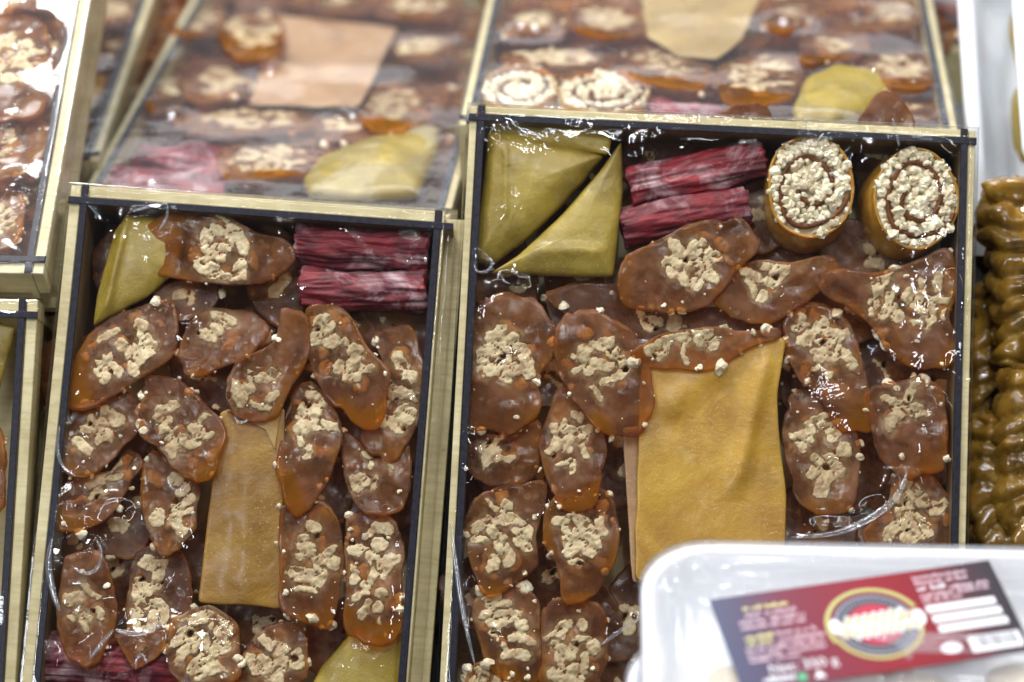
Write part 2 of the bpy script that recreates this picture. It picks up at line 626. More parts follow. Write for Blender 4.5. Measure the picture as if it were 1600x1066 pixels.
def iso_patches(fn, x0, x1, y0, y1, step, min_tris=10):
    """grid triangles clipped at fn = 0, grouped into connected patches -> list of (pts(u,v), f, tris)"""
    nx, ny = max(3, int((x1 - x0) / step)), max(3, int((y1 - y0) / step))
    xs, ys = np.linspace(x0, x1, nx), np.linspace(y0, y1, ny)
    X, Y = np.meshgrid(xs, ys, indexing='ij')
    Fv = fn(X, Y)
    pts, vals, key, tris = [], [], {}, []

    def vid(k, p, f):
        if k not in key:
            key[k] = len(pts)
            pts.append(p)
            vals.append(f)
        return key[k]

    act = np.argwhere((np.maximum.reduce([Fv[:-1, :-1], Fv[1:, :-1], Fv[:-1, 1:], Fv[1:, 1:]]) > 0))
    for i, j in act:
        q = [(i, j), (i + 1, j), (i + 1, j + 1), (i, j + 1)]
        for t in ((q[0], q[1], q[2]), (q[0], q[2], q[3])):
            ins = [Fv[a] > 0 for a in t]
            if not any(ins):
                continue
            poly = []
            for a in range(3):
                A, B = t[a], t[(a + 1) % 3]
                if ins[a]:
                    poly.append(vid(A, (xs[A[0]], ys[A[1]]), Fv[A]))
                if ins[a] != ins[(a + 1) % 3]:
                    s = Fv[A] / (Fv[A] - Fv[B])
                    p = (xs[A[0]] + (xs[B[0]] - xs[A[0]]) * s, ys[A[1]] + (ys[B[1]] - ys[A[1]]) * s)
                    poly.append(vid((min(A, B), max(A, B)), p, 0.0))
            for a in range(1, len(poly) - 1):
                tris.append((poly[0], poly[a], poly[a + 1]))
    par = list(range(len(pts)))

    def find(a):
        while par[a] != a:
            par[a] = par[par[a]]
            a = par[a]
        return a
    for t in tris:
        r = find(t[0])
        par[find(t[1])] = r
        par[find(t[2])] = r
    comp = {}
    for t in tris:
        comp.setdefault(find(t[0]), []).append(t)
    out = []
    for c in comp.values():
        if len(c) < min_tris:
            continue
        ids = sorted({q for t in c for q in t})
        mp_ = {q: k for k, q in enumerate(ids)}
        out.append((np.array([pts[q] for q in ids]), np.array([vals[q] for q in ids]), [tuple(mp_[q] for q in t) for t in c]))
    return out


# shared crumb meshes
def blob_mesh(name, r, seed, mat, rough=.35, sub=2):
    import bmesh
    bm = bmesh.new()
    bmesh.ops.create_icosphere(bm, subdivisions=sub, radius=1)
    nz = NZ[seed % 8]
    P0 = np.array([v.co[:] for v in bm.verts])
    d = 1 + rough * nz(P0[:, 0] * 1.3 + seed * 3.1, P0[:, 1] * 1.3 + 5, P0[:, 2] * 1.3 + 2) + rough * .5 * nz(P0[:, 0] * 3 + seed, P0[:, 1] * 3, P0[:, 2] * 3)
    for v, k in zip(bm.verts, d):
        v.co = v.co * float(k) * r
    me = bpy.data.meshes.new(name)
    bm.to_mesh(me)
    bm.free()
    me.materials.append(M[mat])
    for p in me.polygons:
        p.use_smooth = (rough < .4)
    return me


CRUMBS = [blob_mesh('nut_crumb', .001, i, 'crumb', .45, 2) for i in range(6)]


def crumb(parent, x, y, z, s, rnd, name='nut_crumb', meshes=None):
    o = bpy.data.objects.new(name, rnd.choice(meshes or CRUMBS))
    col.objects.link(o)
    o.parent = parent
    o.location = (x, y, z)
    o.rotation_euler = (rnd.random() * 6, rnd.random() * 6, rnd.random() * 6)
    o.scale = (s * rnd.uniform(.8, 1.25), s * rnd.uniform(.8, 1.25), s * rnd.uniform(.8, 1.2))
    return o


COUNT = [0]


def slice_(fr, px, label, h=-.003, tilt=.16, off=(0, 0), thick=.011, nut=None, ncr=7, mats=('jelly_cut', 'jelly_cut'),
           nutgap=0.0, step=.0005, group='walnut slices', seed=None, sidetilt=0.0, name='walnut_slice', crumb_s=1.0, period=.0072, grow=1.035):
    """one slice of walnut sausage: cut face follows the outline, skin sweeps away behind it"""
    COUNT[0] += 1
    seed = seed or COUNT[0]
    rnd = random.Random(seed * 13 + 1)
    pts = np.array([fr.uv(x, y, h) for x, y in px])
    o0, _ = centroid(pts)
    out = resample(pts - o0, 110)
    C, A = centroid(out)
    size = math.sqrt(A)
    nz, nz2 = NZ[seed % 8], NZ[(seed + 3) % 8]
    sx_, sy_ = seed * 3.7 % 40, seed * 7.9 % 40
    # small irregular wobble of the rim
    d = out - C
    ang = np.arange(110) / 110
    wob = nz(ang * 14 + sx_, np.full(110, sy_)) * .000009 / max(size, .01) * 50
    wob = wob + .055 * nz(ang * 17 + sy_, np.full(110, sx_)) + .030 * nz(ang * 34 + sx_, np.full(110, sy_)) + .016 * nz2(ang * 55 + sy_, np.full(110, sx_))
    out = out + d * wob[:, None]
    out = C + (out - C) * grow
    offm = fr.uv(px[0][0] + off[0], px[0][1] + off[1], h) - fr.uv(px[0][0], px[0][1], h)
    offl = float(np.linalg.norm(offm))
    ev = np.array(offm) / offl if offl > .0006 else np.array([0, -1.0])
    orad = np.hypot(out[:, 0] - C[0], out[:, 1] - C[1]).mean()
    if offl > .0006:
        dt = ((out - C) @ ev) / orad
        out = out + np.outer(np.clip(dt, 0, 1) ** 1.2, offm)
    # walnut field
    if nut is None:
        nut = [(0, 0, .62, .66, 0)]
    clusters = []
    ext = out - C
    cov = ext.T @ ext
    wv, vv = np.linalg.eigh(cov)
    major = vv[:, 1]
    la = np.abs(ext @ major).max()
    lb = np.abs(ext @ vv[:, 0]).max()
    for (cx, cy, ka, kb, rot) in nut:
        if cx or cy:
            c0 = fr.uv(cx, cy, h) - o0
        else:
            c0 = C
        a0 = math.atan2(major[1], major[0]) + rot
        clusters.append((c0, la * kb * .88, lb * ka * .88, a0))

    # lobes of walnut: short bent capsules packed inside each cluster
    lobes, pits = [], []
    for c0, la_, lb_, a0 in clusters:
        want = int(np.clip(la_ * lb_ / (.0021 ** 2) * (.47 - nutgap), 2, 26))
        tries = 0
        mine = []
        while len(mine) < want and tries < want * 14:
            tries += 1
            rr_, aa = math.sqrt(rnd.random()), rnd.random() * 6.283
            lx, ly = la_ * rr_ * math.cos(aa), lb_ * rr_ * math.sin(aa)
            x, y = c0[0] + lx * math.cos(a0) - ly * math.sin(a0), c0[1] + lx * math.sin(a0) + ly * math.cos(a0)
            rad = rnd.uniform(.0013, .0034)
            if any(math.hypot(x - q[0], y - q[1]) < (rad + q[5]) * .70 for q in mine):
                continue
            ln = rnd.random() ** 1.5 * .0042 + .0002
            dr = a0 + math.pi / 2 + rnd.gauss(0, .9)
            mine.append((x, y, math.cos(dr), math.sin(dr), ln, rad, rnd.uniform(-70, 70)))
        lobes += mine
        for _ in range(rnd.choice((0, 1, 1, 2))):
            if mine:
                q = rnd.choice(mine)
                an = rnd.random() * 6.283
                pits.append((q[0] + math.cos(an) * q[5] * 1.3, q[1] + math.sin(an) * q[5] * 1.3, rnd.uniform(.0005, .0012)))

    def local(x, y):
        wx = x + .0007 * nz(x * 330 + sy_, y * 330 + 3) + .00035 * nz2(x * 900, y * 900 + 5)
        wy = y + .0007 * nz2(x * 330 + sx_, y * 330 + 9) + .00035 * nz(x * 900 + 3, y * 900 + 5)
        f1 = np.full(np.shape(x), -9.0)
        f2 = np.full(np.shape(x), -9.0)
        for (lx, ly, cx_, cy_, ln, rad, bend) in lobes:
            dx, dy = wx - lx, wy - ly
            s = dx * cx_ + dy * cy_
            t = -dx * cy_ + dy * cx_ + bend * s * s
            ex_ = np.maximum(np.abs(s) - ln, 0)
            f = 1 - (ex_ * ex_ + t * t) / rad ** 2
            f2 = np.maximum(f2, np.minimum(f, f1))
            f1 = np.maximum(f1, f)
        pit = np.full(np.shape(x), 9.0)
        for (qx, qy, qr) in pits:
            pit = np.minimum(pit, np.hypot(wx - qx, wy - qy) / qr)
        return f1, f2, pit

    def nf(x, y):
        f1, f2, pit = local(x, y)
        crack = np.where(f2 > -.2, (f1 - f2) * 2.6 - .15, 1.0)
        return np.minimum(np.minimum(f1, crack), (pit - 1) * .8)

    def hf(x, y):
        f1, f2, pit = local(x, y)
        return (tilt * -(y - C[1]) + sidetilt * (x - C[0]) - .0045 * np.clip(1.3 - pit, 0, 1) ** .7 - min(.0045, offl * .35) * np.clip((((x - C[0]) * ev[0] + (y - C[1]) * ev[1]) / (orad + offl)) - .35, 0, 1) ** 1.5
                - .0006 * np.clip(f1 + .9, 0, 1) * np.clip(f2 + 1.2, 0, 1)
                + .00055 * nz(x * 95 + sx_, y * 95) + .00020 * nz2(x * 260 + sx_, y * 260) + .00005 * nz2(x * 650, y * 650))
    V, F, mi = radial(out, hf, thick, (0, 0), nr=24, edge=.0006, bulge=.0, wob=.05, nz=nz2)
    Va = np.array(V)
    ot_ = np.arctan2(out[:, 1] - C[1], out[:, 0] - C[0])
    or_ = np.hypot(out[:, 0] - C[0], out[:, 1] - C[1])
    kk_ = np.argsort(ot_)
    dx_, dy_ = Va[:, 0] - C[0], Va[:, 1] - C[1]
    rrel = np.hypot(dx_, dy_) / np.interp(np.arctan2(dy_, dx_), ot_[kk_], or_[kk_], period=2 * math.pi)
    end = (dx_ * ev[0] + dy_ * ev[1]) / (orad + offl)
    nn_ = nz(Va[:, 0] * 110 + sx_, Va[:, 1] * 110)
    amber_glow = np.clip((rrel - .66) / .34, 0, 1) * np.clip(.04 + 1.1 * nn_ + .25 * end, 0, 1)  # amber of light passing through thin rims and tips, painted per vertex
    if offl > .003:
        amber_glow = amber_glow + np.clip((end - .66 + .26 * nn_) * 2.6, 0, 1)
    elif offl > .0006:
        amber_glow = amber_glow + np.clip((end - .80 + .25 * nn_) * 2.2, 0, .7)
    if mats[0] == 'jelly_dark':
        amber_glow = amber_glow * .2
    f1_, f2_, pit_ = local(Va[:, 0], Va[:, 1])
    sunk = np.clip((f1_ + 2.4) / 2.0, 0, 1)
    ob = link_mesh(name, V, F, list(mats), None, fr.mat(o0[0], o0[1], h), mi, attr=('amber_glow', np.clip(amber_glow, 0, .9), 'sunk', sunk))
    tag(ob, label, 'walnut sweet', group)
    # walnut kernels cut flush with the face
    parts = []
    for c0, la_, lb_, a0 in clusters:
        e = max(la_, lb_) * 1.25
        bb = (c0[0] - e, c0[0] + e, c0[1] - e, c0[1] + e)
        parts.append(bb)
    x0, x1 = min(q[0] for q in parts), max(q[1] for q in parts)
    y0, y1 = min(q[2] for q in parts), max(q[3] for q in parts)
    mn, mx = out.min(0), out.max(0)
    x0, x1, y0, y1 = max(x0, mn[0]), min(x1, mx[0]), max(y0, mn[1]), min(y1, mx[1])

    def inside(x, y):
        # star-shaped containment margin: radius along direction
        dx, dy = x - C[0], y - C[1]
        th = np.arctan2(dy, dx)
        ot = np.arctan2(out[:, 1] - C[1], out[:, 0] - C[0])
        orr = np.hypot(out[:, 0] - C[0], out[:, 1] - C[1])
        k = np.argsort(ot)
        rr = np.interp(th, ot[k], orr[k], period=2 * math.pi)
        return (rr * .90 - np.hypot(dx, dy)) / .0012

    def nff(x, y):
        return np.minimum(nf(x, y), inside(x, y))
    for p_, fv, tr in iso_patches(nff, x0, x1, y0, y1, step):
        c = p_.mean(0)
        hh = hf(p_[:, 0], p_[:, 1])
        top = .00002 + .00032 * np.sqrt(np.clip(fv, 0, 1)) + .00030 * nz(p_[:, 0] * 420, p_[:, 1] * 500) + .00022 * nz(p_[:, 0] * 1100, p_[:, 1] * 1100)
        top = np.where(fv <= 1e-9, -.0008, top)
        Vn = np.c_[p_ - c, hh + top]
        zc = Vn[:, 2].mean()
        Vn[:, 2] -= zc
        rim = np.clip(1 - fv / .10, 0, 1) * .75
        k = link_mesh('walnut_piece', Vn, tr, 'walnut', ob, Matrix.Translation((c[0], c[1], zc)), attr=('rim', rim))
    # walnuts sunk in the jelly, seen through it
    keep = lobes[:]
    lobes[:] = []
    for c0, la_, lb_, a0 in clusters:
        for _ in range(int(np.clip(la_ * lb_ / (.0026 ** 2) * (.55 - nutgap), 1, 16))):
            rr_, aa = rnd.random() ** .4 * 1.22, rnd.random() * 6.283
            lx, ly = la_ * rr_ * math.cos(aa), lb_ * rr_ * math.sin(aa)
            dr = a0 + math.pi / 2 + rnd.gauss(0, .9)
            lobes.append((c0[0] + lx * math.cos(a0) - ly * math.sin(a0), c0[1] + lx * math.sin(a0) + ly * math.cos(a0),
                          math.cos(dr), math.sin(dr), rnd.random() * .003, rnd.uniform(.0012, .0030), rnd.uniform(-60, 60)))
    pits_, pits[:] = pits[:], []
    if lobes:
        for p_, fv, tr in iso_patches(lambda x, y: np.minimum(nf(x, y), inside(x, y)), x0 - .002, x1 + .002, y0 - .002, y1 + .002, step * 1.3):
            c = p_.mean(0)
            z_ = hf(p_[:, 0], p_[:, 1]).mean() - .0014
            Vn = np.c_[p_ - c, .0010 * np.sqrt(np.clip(fv, 0, 1)) + .0003 * nz(p_[:, 0] * 500, p_[:, 1] * 500) - tilt * (p_[:, 1] - c[1])]
            link_mesh('sunken_walnut', Vn, tr, 'walnut', ob, Matrix.Translation((c[0], c[1], z_)), attr=('rim', np.clip(1 - fv / .10, 0, 1) * .75))
    lobes[:] = keep
    pits[:] = pits_
    # ground nut crumbs stuck to the rim and skin
    n = len(out)
    for k in range(int(ncr * 1.5)):
        j = rnd.randrange(n)
        q = C + (out[j] - C) * rnd.uniform(.88, 1.03)
        z = float(hf(np.array([q[0]]), np.array([q[1]]))[0]) - rnd.uniform(.0006, .004)
        crumb(ob, q[0], q[1], z, (rnd.random() ** 2 * 1.7 + .45) * crumb_s, rnd)
    for k in range(ncr):
        j = rnd.randrange(n)
        q = C + (out[j] - C) * rnd.uniform(.55, .9)
        z = float(hf(np.array([q[0]]), np.array([q[1]]))[0]) - .0001
        crumb(ob, q[0], q[1], z, (rnd.random() ** 3 * .9 + .25) * crumb_s, rnd)
    return ob


def slab(fr, px, label, mat, h=-.002, thick=.002, dome=0.0, tilt=0.0, wave=.0008, name='fruit_leather_sheet', cat='fruit leather',
         n=160, edge=.0004, freq=45, group=None, smooth=False, sidetilt=0.0, ridge=None, parent=None, seed=None):
    COUNT[0] += 1
    seed = seed or COUNT[0]
    pts = np.array([fr.uv(x, y, h) for x, y in px])
    o0, _ = centroid(pts)
    pts = pts - o0
    out = resample(pts, n, smooth)
    if not smooth:
        for _ in range(2):
            out = (np.roll(out, 1, 0) + 2 * out + np.roll(out, -1, 0)) / 4
    C, A = centroid(out)
    nz = NZ[seed % 8]
    out = out + (out - C) * (.012 * nz(np.arange(n) / n * 30, np.full(n, seed * 1.0)))[:, None]
    ot = np.arctan2(out[:, 1] - C[1], out[:, 0] - C[0])
    orr = np.hypot(out[:, 0] - C[0], out[:, 1] - C[1])
    kk = np.argsort(ot)

    def hf(x, y):
        th = np.arctan2(y - C[1], x - C[0])
        rr = np.interp(th, ot[kk], orr[kk], period=2 * math.pi)
        r = np.clip(np.hypot(x - C[0], y - C[1]) / rr, 0, 1)
        h_ = dome * np.sqrt(np.clip(1 - r ** 2.4, 0, 1)) + wave * nz(x * freq + seed, y * freq) + wave * .25 * nz(x * freq * 4, y * freq * 4 + seed)
        h_ = h_ - tilt * (y - C[1]) + sidetilt * (x - C[0])
        if ridge:
            for (ax, ay, bx, by, amp, wd) in ridge:
                a = fr.uv(ax, ay, h) - o0
                b2 = fr.uv(bx, by, h) - o0
                t = b2 - a
                L = np.linalg.norm(t)
                t = t / L
                s = (x - a[0]) * t[0] + (y - a[1]) * t[1]
                dd = -(x - a[0]) * t[1] + (y - a[1]) * t[0]
                h_ = h_ + amp * np.exp(-(dd / wd) ** 2) * np.clip(np.minimum(s, L - s) / (.2 * L) + .5, 0, 1)
        return h_
    V, F, mi = radial(out, hf, thick, (0, 0), nr=26, edge=edge, bulge=.0, side_rings=3, wob=0, nz=nz)
    if parent is not None:
        mw = fr.mat(o0[0], o0[1], h)
        ob = link_mesh(name, V, F, mat, parent, parent.matrix_world.inverted() @ mw)
        return ob
    ob = link_mesh(name, V, F, mat, None, fr.mat(o0[0], o0[1], h))
    tag(ob, label, cat, group)
    return ob


def red_stick(fr, a, b_, wpx, label, h=-.006, seed=1, group='red fibrous sweet sticks', rot=0):
    COUNT[0] += 1
    A, B = fr.uv(*a, h), fr.uv(*b_, h)
    d = B - A
    L = np.linalg.norm(d)
    ang = math.atan2(d[1], d[0])
    rad = np.linalg.norm(fr.uv(a[0], a[1] + wpx / 2, h) - fr.uv(a[0], a[1], h)) if wpx > 0 else .007
    n, mlen = 90, 60
    nz, nz2 = NZ[seed % 8], NZ[(seed + 2) % 8]
    V = []
    for i in range(mlen + 1):
        s = i / mlen
        x = -L / 2 + L * s
        th = np.arange(n) / n * 2 * math.pi
        cs, sn = np.cos(th + s * .5), np.sin(th + s * .5)
        per = np.arange(n) / n
        groove = nz(np.sin(th) * 6 + seed * 5, np.cos(th) * 6 + s * 2.2, s * 2) * .13 + nz2(cs * 13 + seed, sn * 13 + s * 5) * .07 + nz(cs * 2.2 + s * 6, sn * 2.2 + seed + s * 3) * .10
        big = nz2(np.full(n, s * 3.2 + seed), np.cos(th) * .9 + 4) * .20
        rr = rad * (1 + groove + big)
        xx = x + (nz(cs * 5 + 3, sn * 5) * .0012 if i in (0, mlen) else 0)
        V += list(np.c_[np.full(n, 0.0) + xx, rr * np.cos(th), rr * .85 * np.sin(th)])
    F = []
    for i in range(mlen):
        for j in range(n):
            F.append((i * n + j, i * n + (j + 1) % n, (i + 1) * n + (j + 1) % n, (i + 1) * n + j))
    V.append((-L / 2, 0, 0)); V.append((L / 2, 0, 0))
    c0, c1 = len(V) - 2, len(V) - 1
    for j in range(n):
        F.append((c0, (j + 1) % n, j))
        F.append((c1, mlen * n + j, mlen * n + (j + 1) % n))
    mid = (A + B) / 2
    ob = link_mesh('red_sweet_stick', V, F, 'red_fibre', None, fr.mat(mid[0], mid[1], h - rad * .85, -ang))
    tag(ob, label, 'sweet stick', group)
    return ob


def nut_roll(fr, c, rx, ry, label, off=(0, 0), h=-.003, thick=.02, turns=2.1, seed=1, group='nut filled rolls', rot=0.0, ncr=260):
    """rolled fruit leather with ground nuts between its turns"""
    COUNT[0] += 1
    rnd = random.Random(seed)
    c0 = fr.uv(*c, h)
    ax = np.linalg.norm(fr.uv(c[0] + rx, c[1], h) - c0)
    ay = np.linalg.norm(fr.uv(c[0], c[1] + ry, h) - c0)
    offm = fr.uv(c[0] + off[0], c[1] + off[1], h) - c0
    root = empty('nut_roll', fr.mat(c0[0], c0[1], h))
    tag(root, label, 'nut roll', group)
    nz = NZ[seed % 8]
    th0 = seed * 1.1
    T = np.linspace(0, 1, 150)
    th = th0 + T * turns * 2 * math.pi
    rad = .25 + (.90 - .25) * np.clip(T * turns / turns, 0, 1) ** .85
    rad = rad * (1 + .13 * nz(T * 9, np.full_like(T, seed)))
    # outer skin: closed tube
    n = 96
    t2 = np.arange(n) / n * 2 * math.pi
    ro = 1 + .04 * nz(np.cos(t2) * 1.5 + 3, np.sin(t2) * 1.5 + seed)
    V, F = [], []
    tk = .0011
    prof = [(-tk * 1.2, -.004), (-tk, 0), (0, .0002), (0, -.0005)]
    for dr, z in prof:
        V += list(np.c_[(ax * ro + dr) * np.cos(t2), (ay * ro + dr) * np.sin(t2), np.full(n, z)])
    for k in range(1, 7):
        s = k / 6
        V += list(np.c_[(ax * ro * (1 + .04 * math.sin(3 * s))) * np.cos(t2) + offm[0] * s, (ay * ro * (1 + .04 * math.sin(3 * s))) * np.sin(t2) + offm[1] * s, np.full(n, -.0005 - thick * s)])
    rows = len(prof) + 6
    for i in range(rows - 1):
        for j in range(n):
            F.append((i * n + j, (i + 1) * n + j, (i + 1) * n + (j + 1) % n, i * n + (j + 1) % n))
    V.append((offm[0], offm[1], -thick))
    for j in range(n):
        F.append(((rows - 1) * n + j, len(V) - 1, (rows - 1) * n + (j + 1) % n))
    link_mesh('wrapper', V, F, 'roll_skin', root)
    # inner spiral sheet
    V, F = [], []
    for dr, z in ((-.0008, -.006), (-.0008, .0001), (.0008, .0001), (.0008, -.006)):
        V += list(np.c_[(ax * rad + dr * 1.3) * np.cos(th), (ay * rad + dr) * np.sin(th), np.full(len(T), z)])
    n2 = len(T)
    for i in range(3):
        for j in range(n2 - 1):
            F.append((i * n2 + j, i * n2 + j + 1, (i + 1) * n2 + j + 1, (i + 1) * n2 + j))
    link_mesh('spiral_sheet', V, F, 'jelly_dark', root)
    # filling bed
    V = [(0, 0, -.0030)]
    for k in range(1, 12):
        r = k / 11 * .94
        x, y = ax * r * np.cos(t2), ay * r * np.sin(t2)
        V += list(np.c_[x, y, -.0026 + .0009 * nz(x * 500, y * 500)])
    F = [(0, 1 + j, 1 + (j + 1) % n) for j in range(n)]
    for k in range(10):
        a, b2 = 1 + k * n, 1 + (k + 1) * n
        F += [(a + j, b2 + j, b2 + (j + 1) % n, a + (j + 1) % n) for j in range(n)]
    link_mesh('nut_filling', V, F, 'crumb', root)
    # crumbs
    placed = 0
    ringr = np.interp
    for _ in range(ncr * 4):
        if placed >= ncr:
            break
        r = math.sqrt(rnd.random()) * .95
        a = rnd.random() * 2 * math.pi
        # distance to spiral
        ok = True
        kk = int(-(turns + 1))
        for m_ in range(-1, int(turns) + 2):
            t = (a - th0 % (2 * math.pi) + 2 * math.pi * m_) / (turns * 2 * math.pi)
            if 0 <= t <= 1:
                rs = float(np.interp(t, T, rad))
                if abs(r - rs) < .058:
                    ok = False
        if not ok:
            continue
        placed += 1
        crumb(root, ax * r * math.cos(a), ay * r * math.sin(a), -.0012 + rnd.uniform(-.0008, .0006), rnd.uniform(1.0, 2.1), rnd)
    return root


# ------------------------------------------------------------------ boxes
def tray_box(fr, tl, tr, bottom_px, label, depth=.045, tk=.0027, ledge=.0052, ledge_h=-.0016, wall_mat='pale_wood', deep_right=False, film='film', extra_rot=0.0, bumps=(), L=None, sag=.0016, amp=1.0, fseed=0, filmres=(120, 120), creases=()):
    a, b2 = fr.uv(*tl), fr.uv(*tr)
    d = b2 - a
    W = np.linalg.norm(d)
    rot = -math.atan2(d[1], d[0]) + R(extra_rot)
    if L is None:
        c = fr.uv(*bottom_px)
        L = np.linalg.norm(c - a)
    Mx = fr.mat(a[0], a[1], 0, rot)
    root = empty('sweet_box', Mx)
    tag(root, label, 'wooden tray', 'film wrapped wooden trays of sweets')
    tab = ledge
    walls = [  # x0,x1,y0,y1,top
        (-tk / 2, tk / 2, -L - tab, tab, -.0002),
        (W - tk / 2, W + tk / 2, -L - tab, tab, -.0002),
        (-tab, W + tab, -tk / 2, tk / 2, 0),
        (-tab, W + tab, -L - tk / 2, -L + tk / 2, 0)]
    for (x0, x1, y0, y1, top) in walls:
        v, f = box_vf(x0, x1, y0, y1, -depth, top - .0009)
        wl = link_mesh('wall', v, f, wall_mat, root, smooth=False)
        v, f = box_vf(x0 - .00008, x1 + .00008, y0 - .00008, y1 + .00008, top - .0011, top, .0002)
        link_mesh('burnt_edge', v, f, 'burnt_edge', wl, smooth=False)
    e = tk / 2 + .0001
    for (x0, x1, y0, y1) in [(-ledge, -e, -L - ledge, ledge), (W + e, W + ledge, -L - ledge, ledge),
                             (-e + .0001, W + e - .0001, e, ledge), (-e + .0001, W + e - .0001, -L - ledge, -L - e)]:
        if deep_right and x0 > W - .001:
            v, f = box_vf(x0 + .0001, x0 + .0011, y0 + .0002, y1 - .0002, -.020, -.0012, .0002)
            link_mesh('ledge_strip', v, f, 'pale_wood', root, smooth=False)
            v, f = box_vf(x0 + .0012, x1 + .0042, y0 + .0002, y1 - .0002, -.030, -.0170, .0003)
        else:
            v, f = box_vf(x0 + .0003, x1 - .0003, y0 + .0002, y1 - .0002, -.016, ledge_h, .0003)
        link_mesh('ledge_strip', v, f, 'pale_wood', root, smooth=False)
    v, f = box_vf(-ledge, W + ledge, -L - ledge, ledge, -depth - .003, -depth)
    link_mesh('base_board', v, f, 'pale_wood', root, smooth=False)
    # cling film over the top and down the sides
    nx, ny = filmres
    s = np.linspace(-ledge - .012, W + ledge + .012, nx)
    t = np.linspace(-L - ledge - .012, ledge + .012, ny)
    X, Y = np.meshgrid(s, t, indexing='ij')
    inx = np.minimum(X, W - X)
    iny = np.minimum(-Y, L + Y)
    edge = np.minimum(inx, iny)
    inner = np.clip(edge / .015, 0, 1)
    nz, nz2 = NZ[(2 + fseed) % 8], NZ[(5 + fseed) % 8]
    H = .0004 + inner * (.0007 + (.00050 + .0006 * np.exp(-np.clip(edge, 0, 1) / .02)) * (.60 + 1.7 * np.clip(-Y / L, 0, 1) ** 1.5) * nz(X * 45 + fseed, Y * 45))
    # wrinkles, stronger near the edges
    cw = np.exp(-np.clip(edge, 0, 1) / .012)
    H += amp * (.00045 * np.abs(nz2(X * 130 + 1.5 * nz(X * 60, Y * 60), Y * 130)) * (.15 + 1.1 * cw) * np.clip(inner * 3, 0, 1))
    for (bx, by, hh, wd) in bumps:
        p = fr.uv(bx, by)
        q = p - a
        c_, s_ = math.cos(rot), math.sin(rot)
        lx, ly = q[0] * c_ - q[1] * s_, q[0] * s_ + q[1] * c_
        H += hh * np.exp(-((X - lx) ** 2 + (Y - ly) ** 2) / wd ** 2)
    for (ax, ay, bx, by, hh, wd) in creases:
        c_, s_ = math.cos(rot), math.sin(rot)
        q0, q1 = fr.uv(ax, ay) - a, fr.uv(bx, by) - a
        l0 = np.array([q0[0] * c_ - q0[1] * s_, q0[0] * s_ + q0[1] * c_])
        l1 = np.array([q1[0] * c_ - q1[1] * s_, q1[0] * s_ + q1[1] * c_])
        t_ = l1 - l0
        LL = np.linalg.norm(t_)
        t_ /= LL
        ss = (X - l0[0]) * t_[0] + (Y - l0[1]) * t_[1]
        dd = -(X - l0[0]) * t_[1] + (Y - l0[1]) * t_[0] + .0016 * nz(ss * 110 + fseed, ss * 0)
        wd = wd * 3.2
        H += hh * .95 * np.exp(-(dd / wd) ** 2) * np.clip(np.minimum(ss, LL - ss) / (.25 * LL), 0, 1)
    out = np.clip(-(edge + ledge - .001), 0, 1)
    X2 = np.clip(X, -ledge - .0012, W + ledge + .0012)
    Y2 = np.clip(Y, -L - ledge - .0012, ledge + .0012)
    H = np.where(edge < 0, .0004 + .0 * H, H)
    drop = np.hypot(X - X2, Y - Y2)
    H = H - drop * 2.4 - np.clip(-edge - .0017, 0, .0036) * .25
    V = np.c_[X2.ravel(), Y2.ravel(), H.ravel()]
    F = [(i * ny + j, (i + 1) * ny + j, (i + 1) * ny + j + 1, i * ny + j + 1) for i in range(nx - 1) for j in range(ny - 1)]
    link_mesh('cling_film', V, F, film, root)
    root['W'] = float(W)
    return root, W, L, rot


# ------------------------------------------------------------------ the place: shelf, sloping stand
def struct(name, fr_m, x0, x1, y0, y1, z0, z1, mat, bev=0):
    v, f = box_vf(x0, x1, y0, y1, z0, z1, bev)
    o = link_mesh(name, v, f, mat, None, fr_m, smooth=False)
    return tag(o, kind='structure')


struct('display_stand', P.mat(0, 0, 0), -.6, .8, -.45, .045, -.075, -.056, 'stand_dark')
struct('rear_shelf', Q1.mat(0, 0, 0), -1.0, .255, .02, 1.5, -.075, -.052, 'stand_dark')
struct('grey_counter', Q1.mat(0, 0, 0), .2555, 1.4, .02, 1.5, -.075, -.052, 'grey_shelf')
struct('market_counter', Matrix.Identity(4), -1.6, 1.6, -1.4, 2.2, -.42, -.40, 'stand_dark')

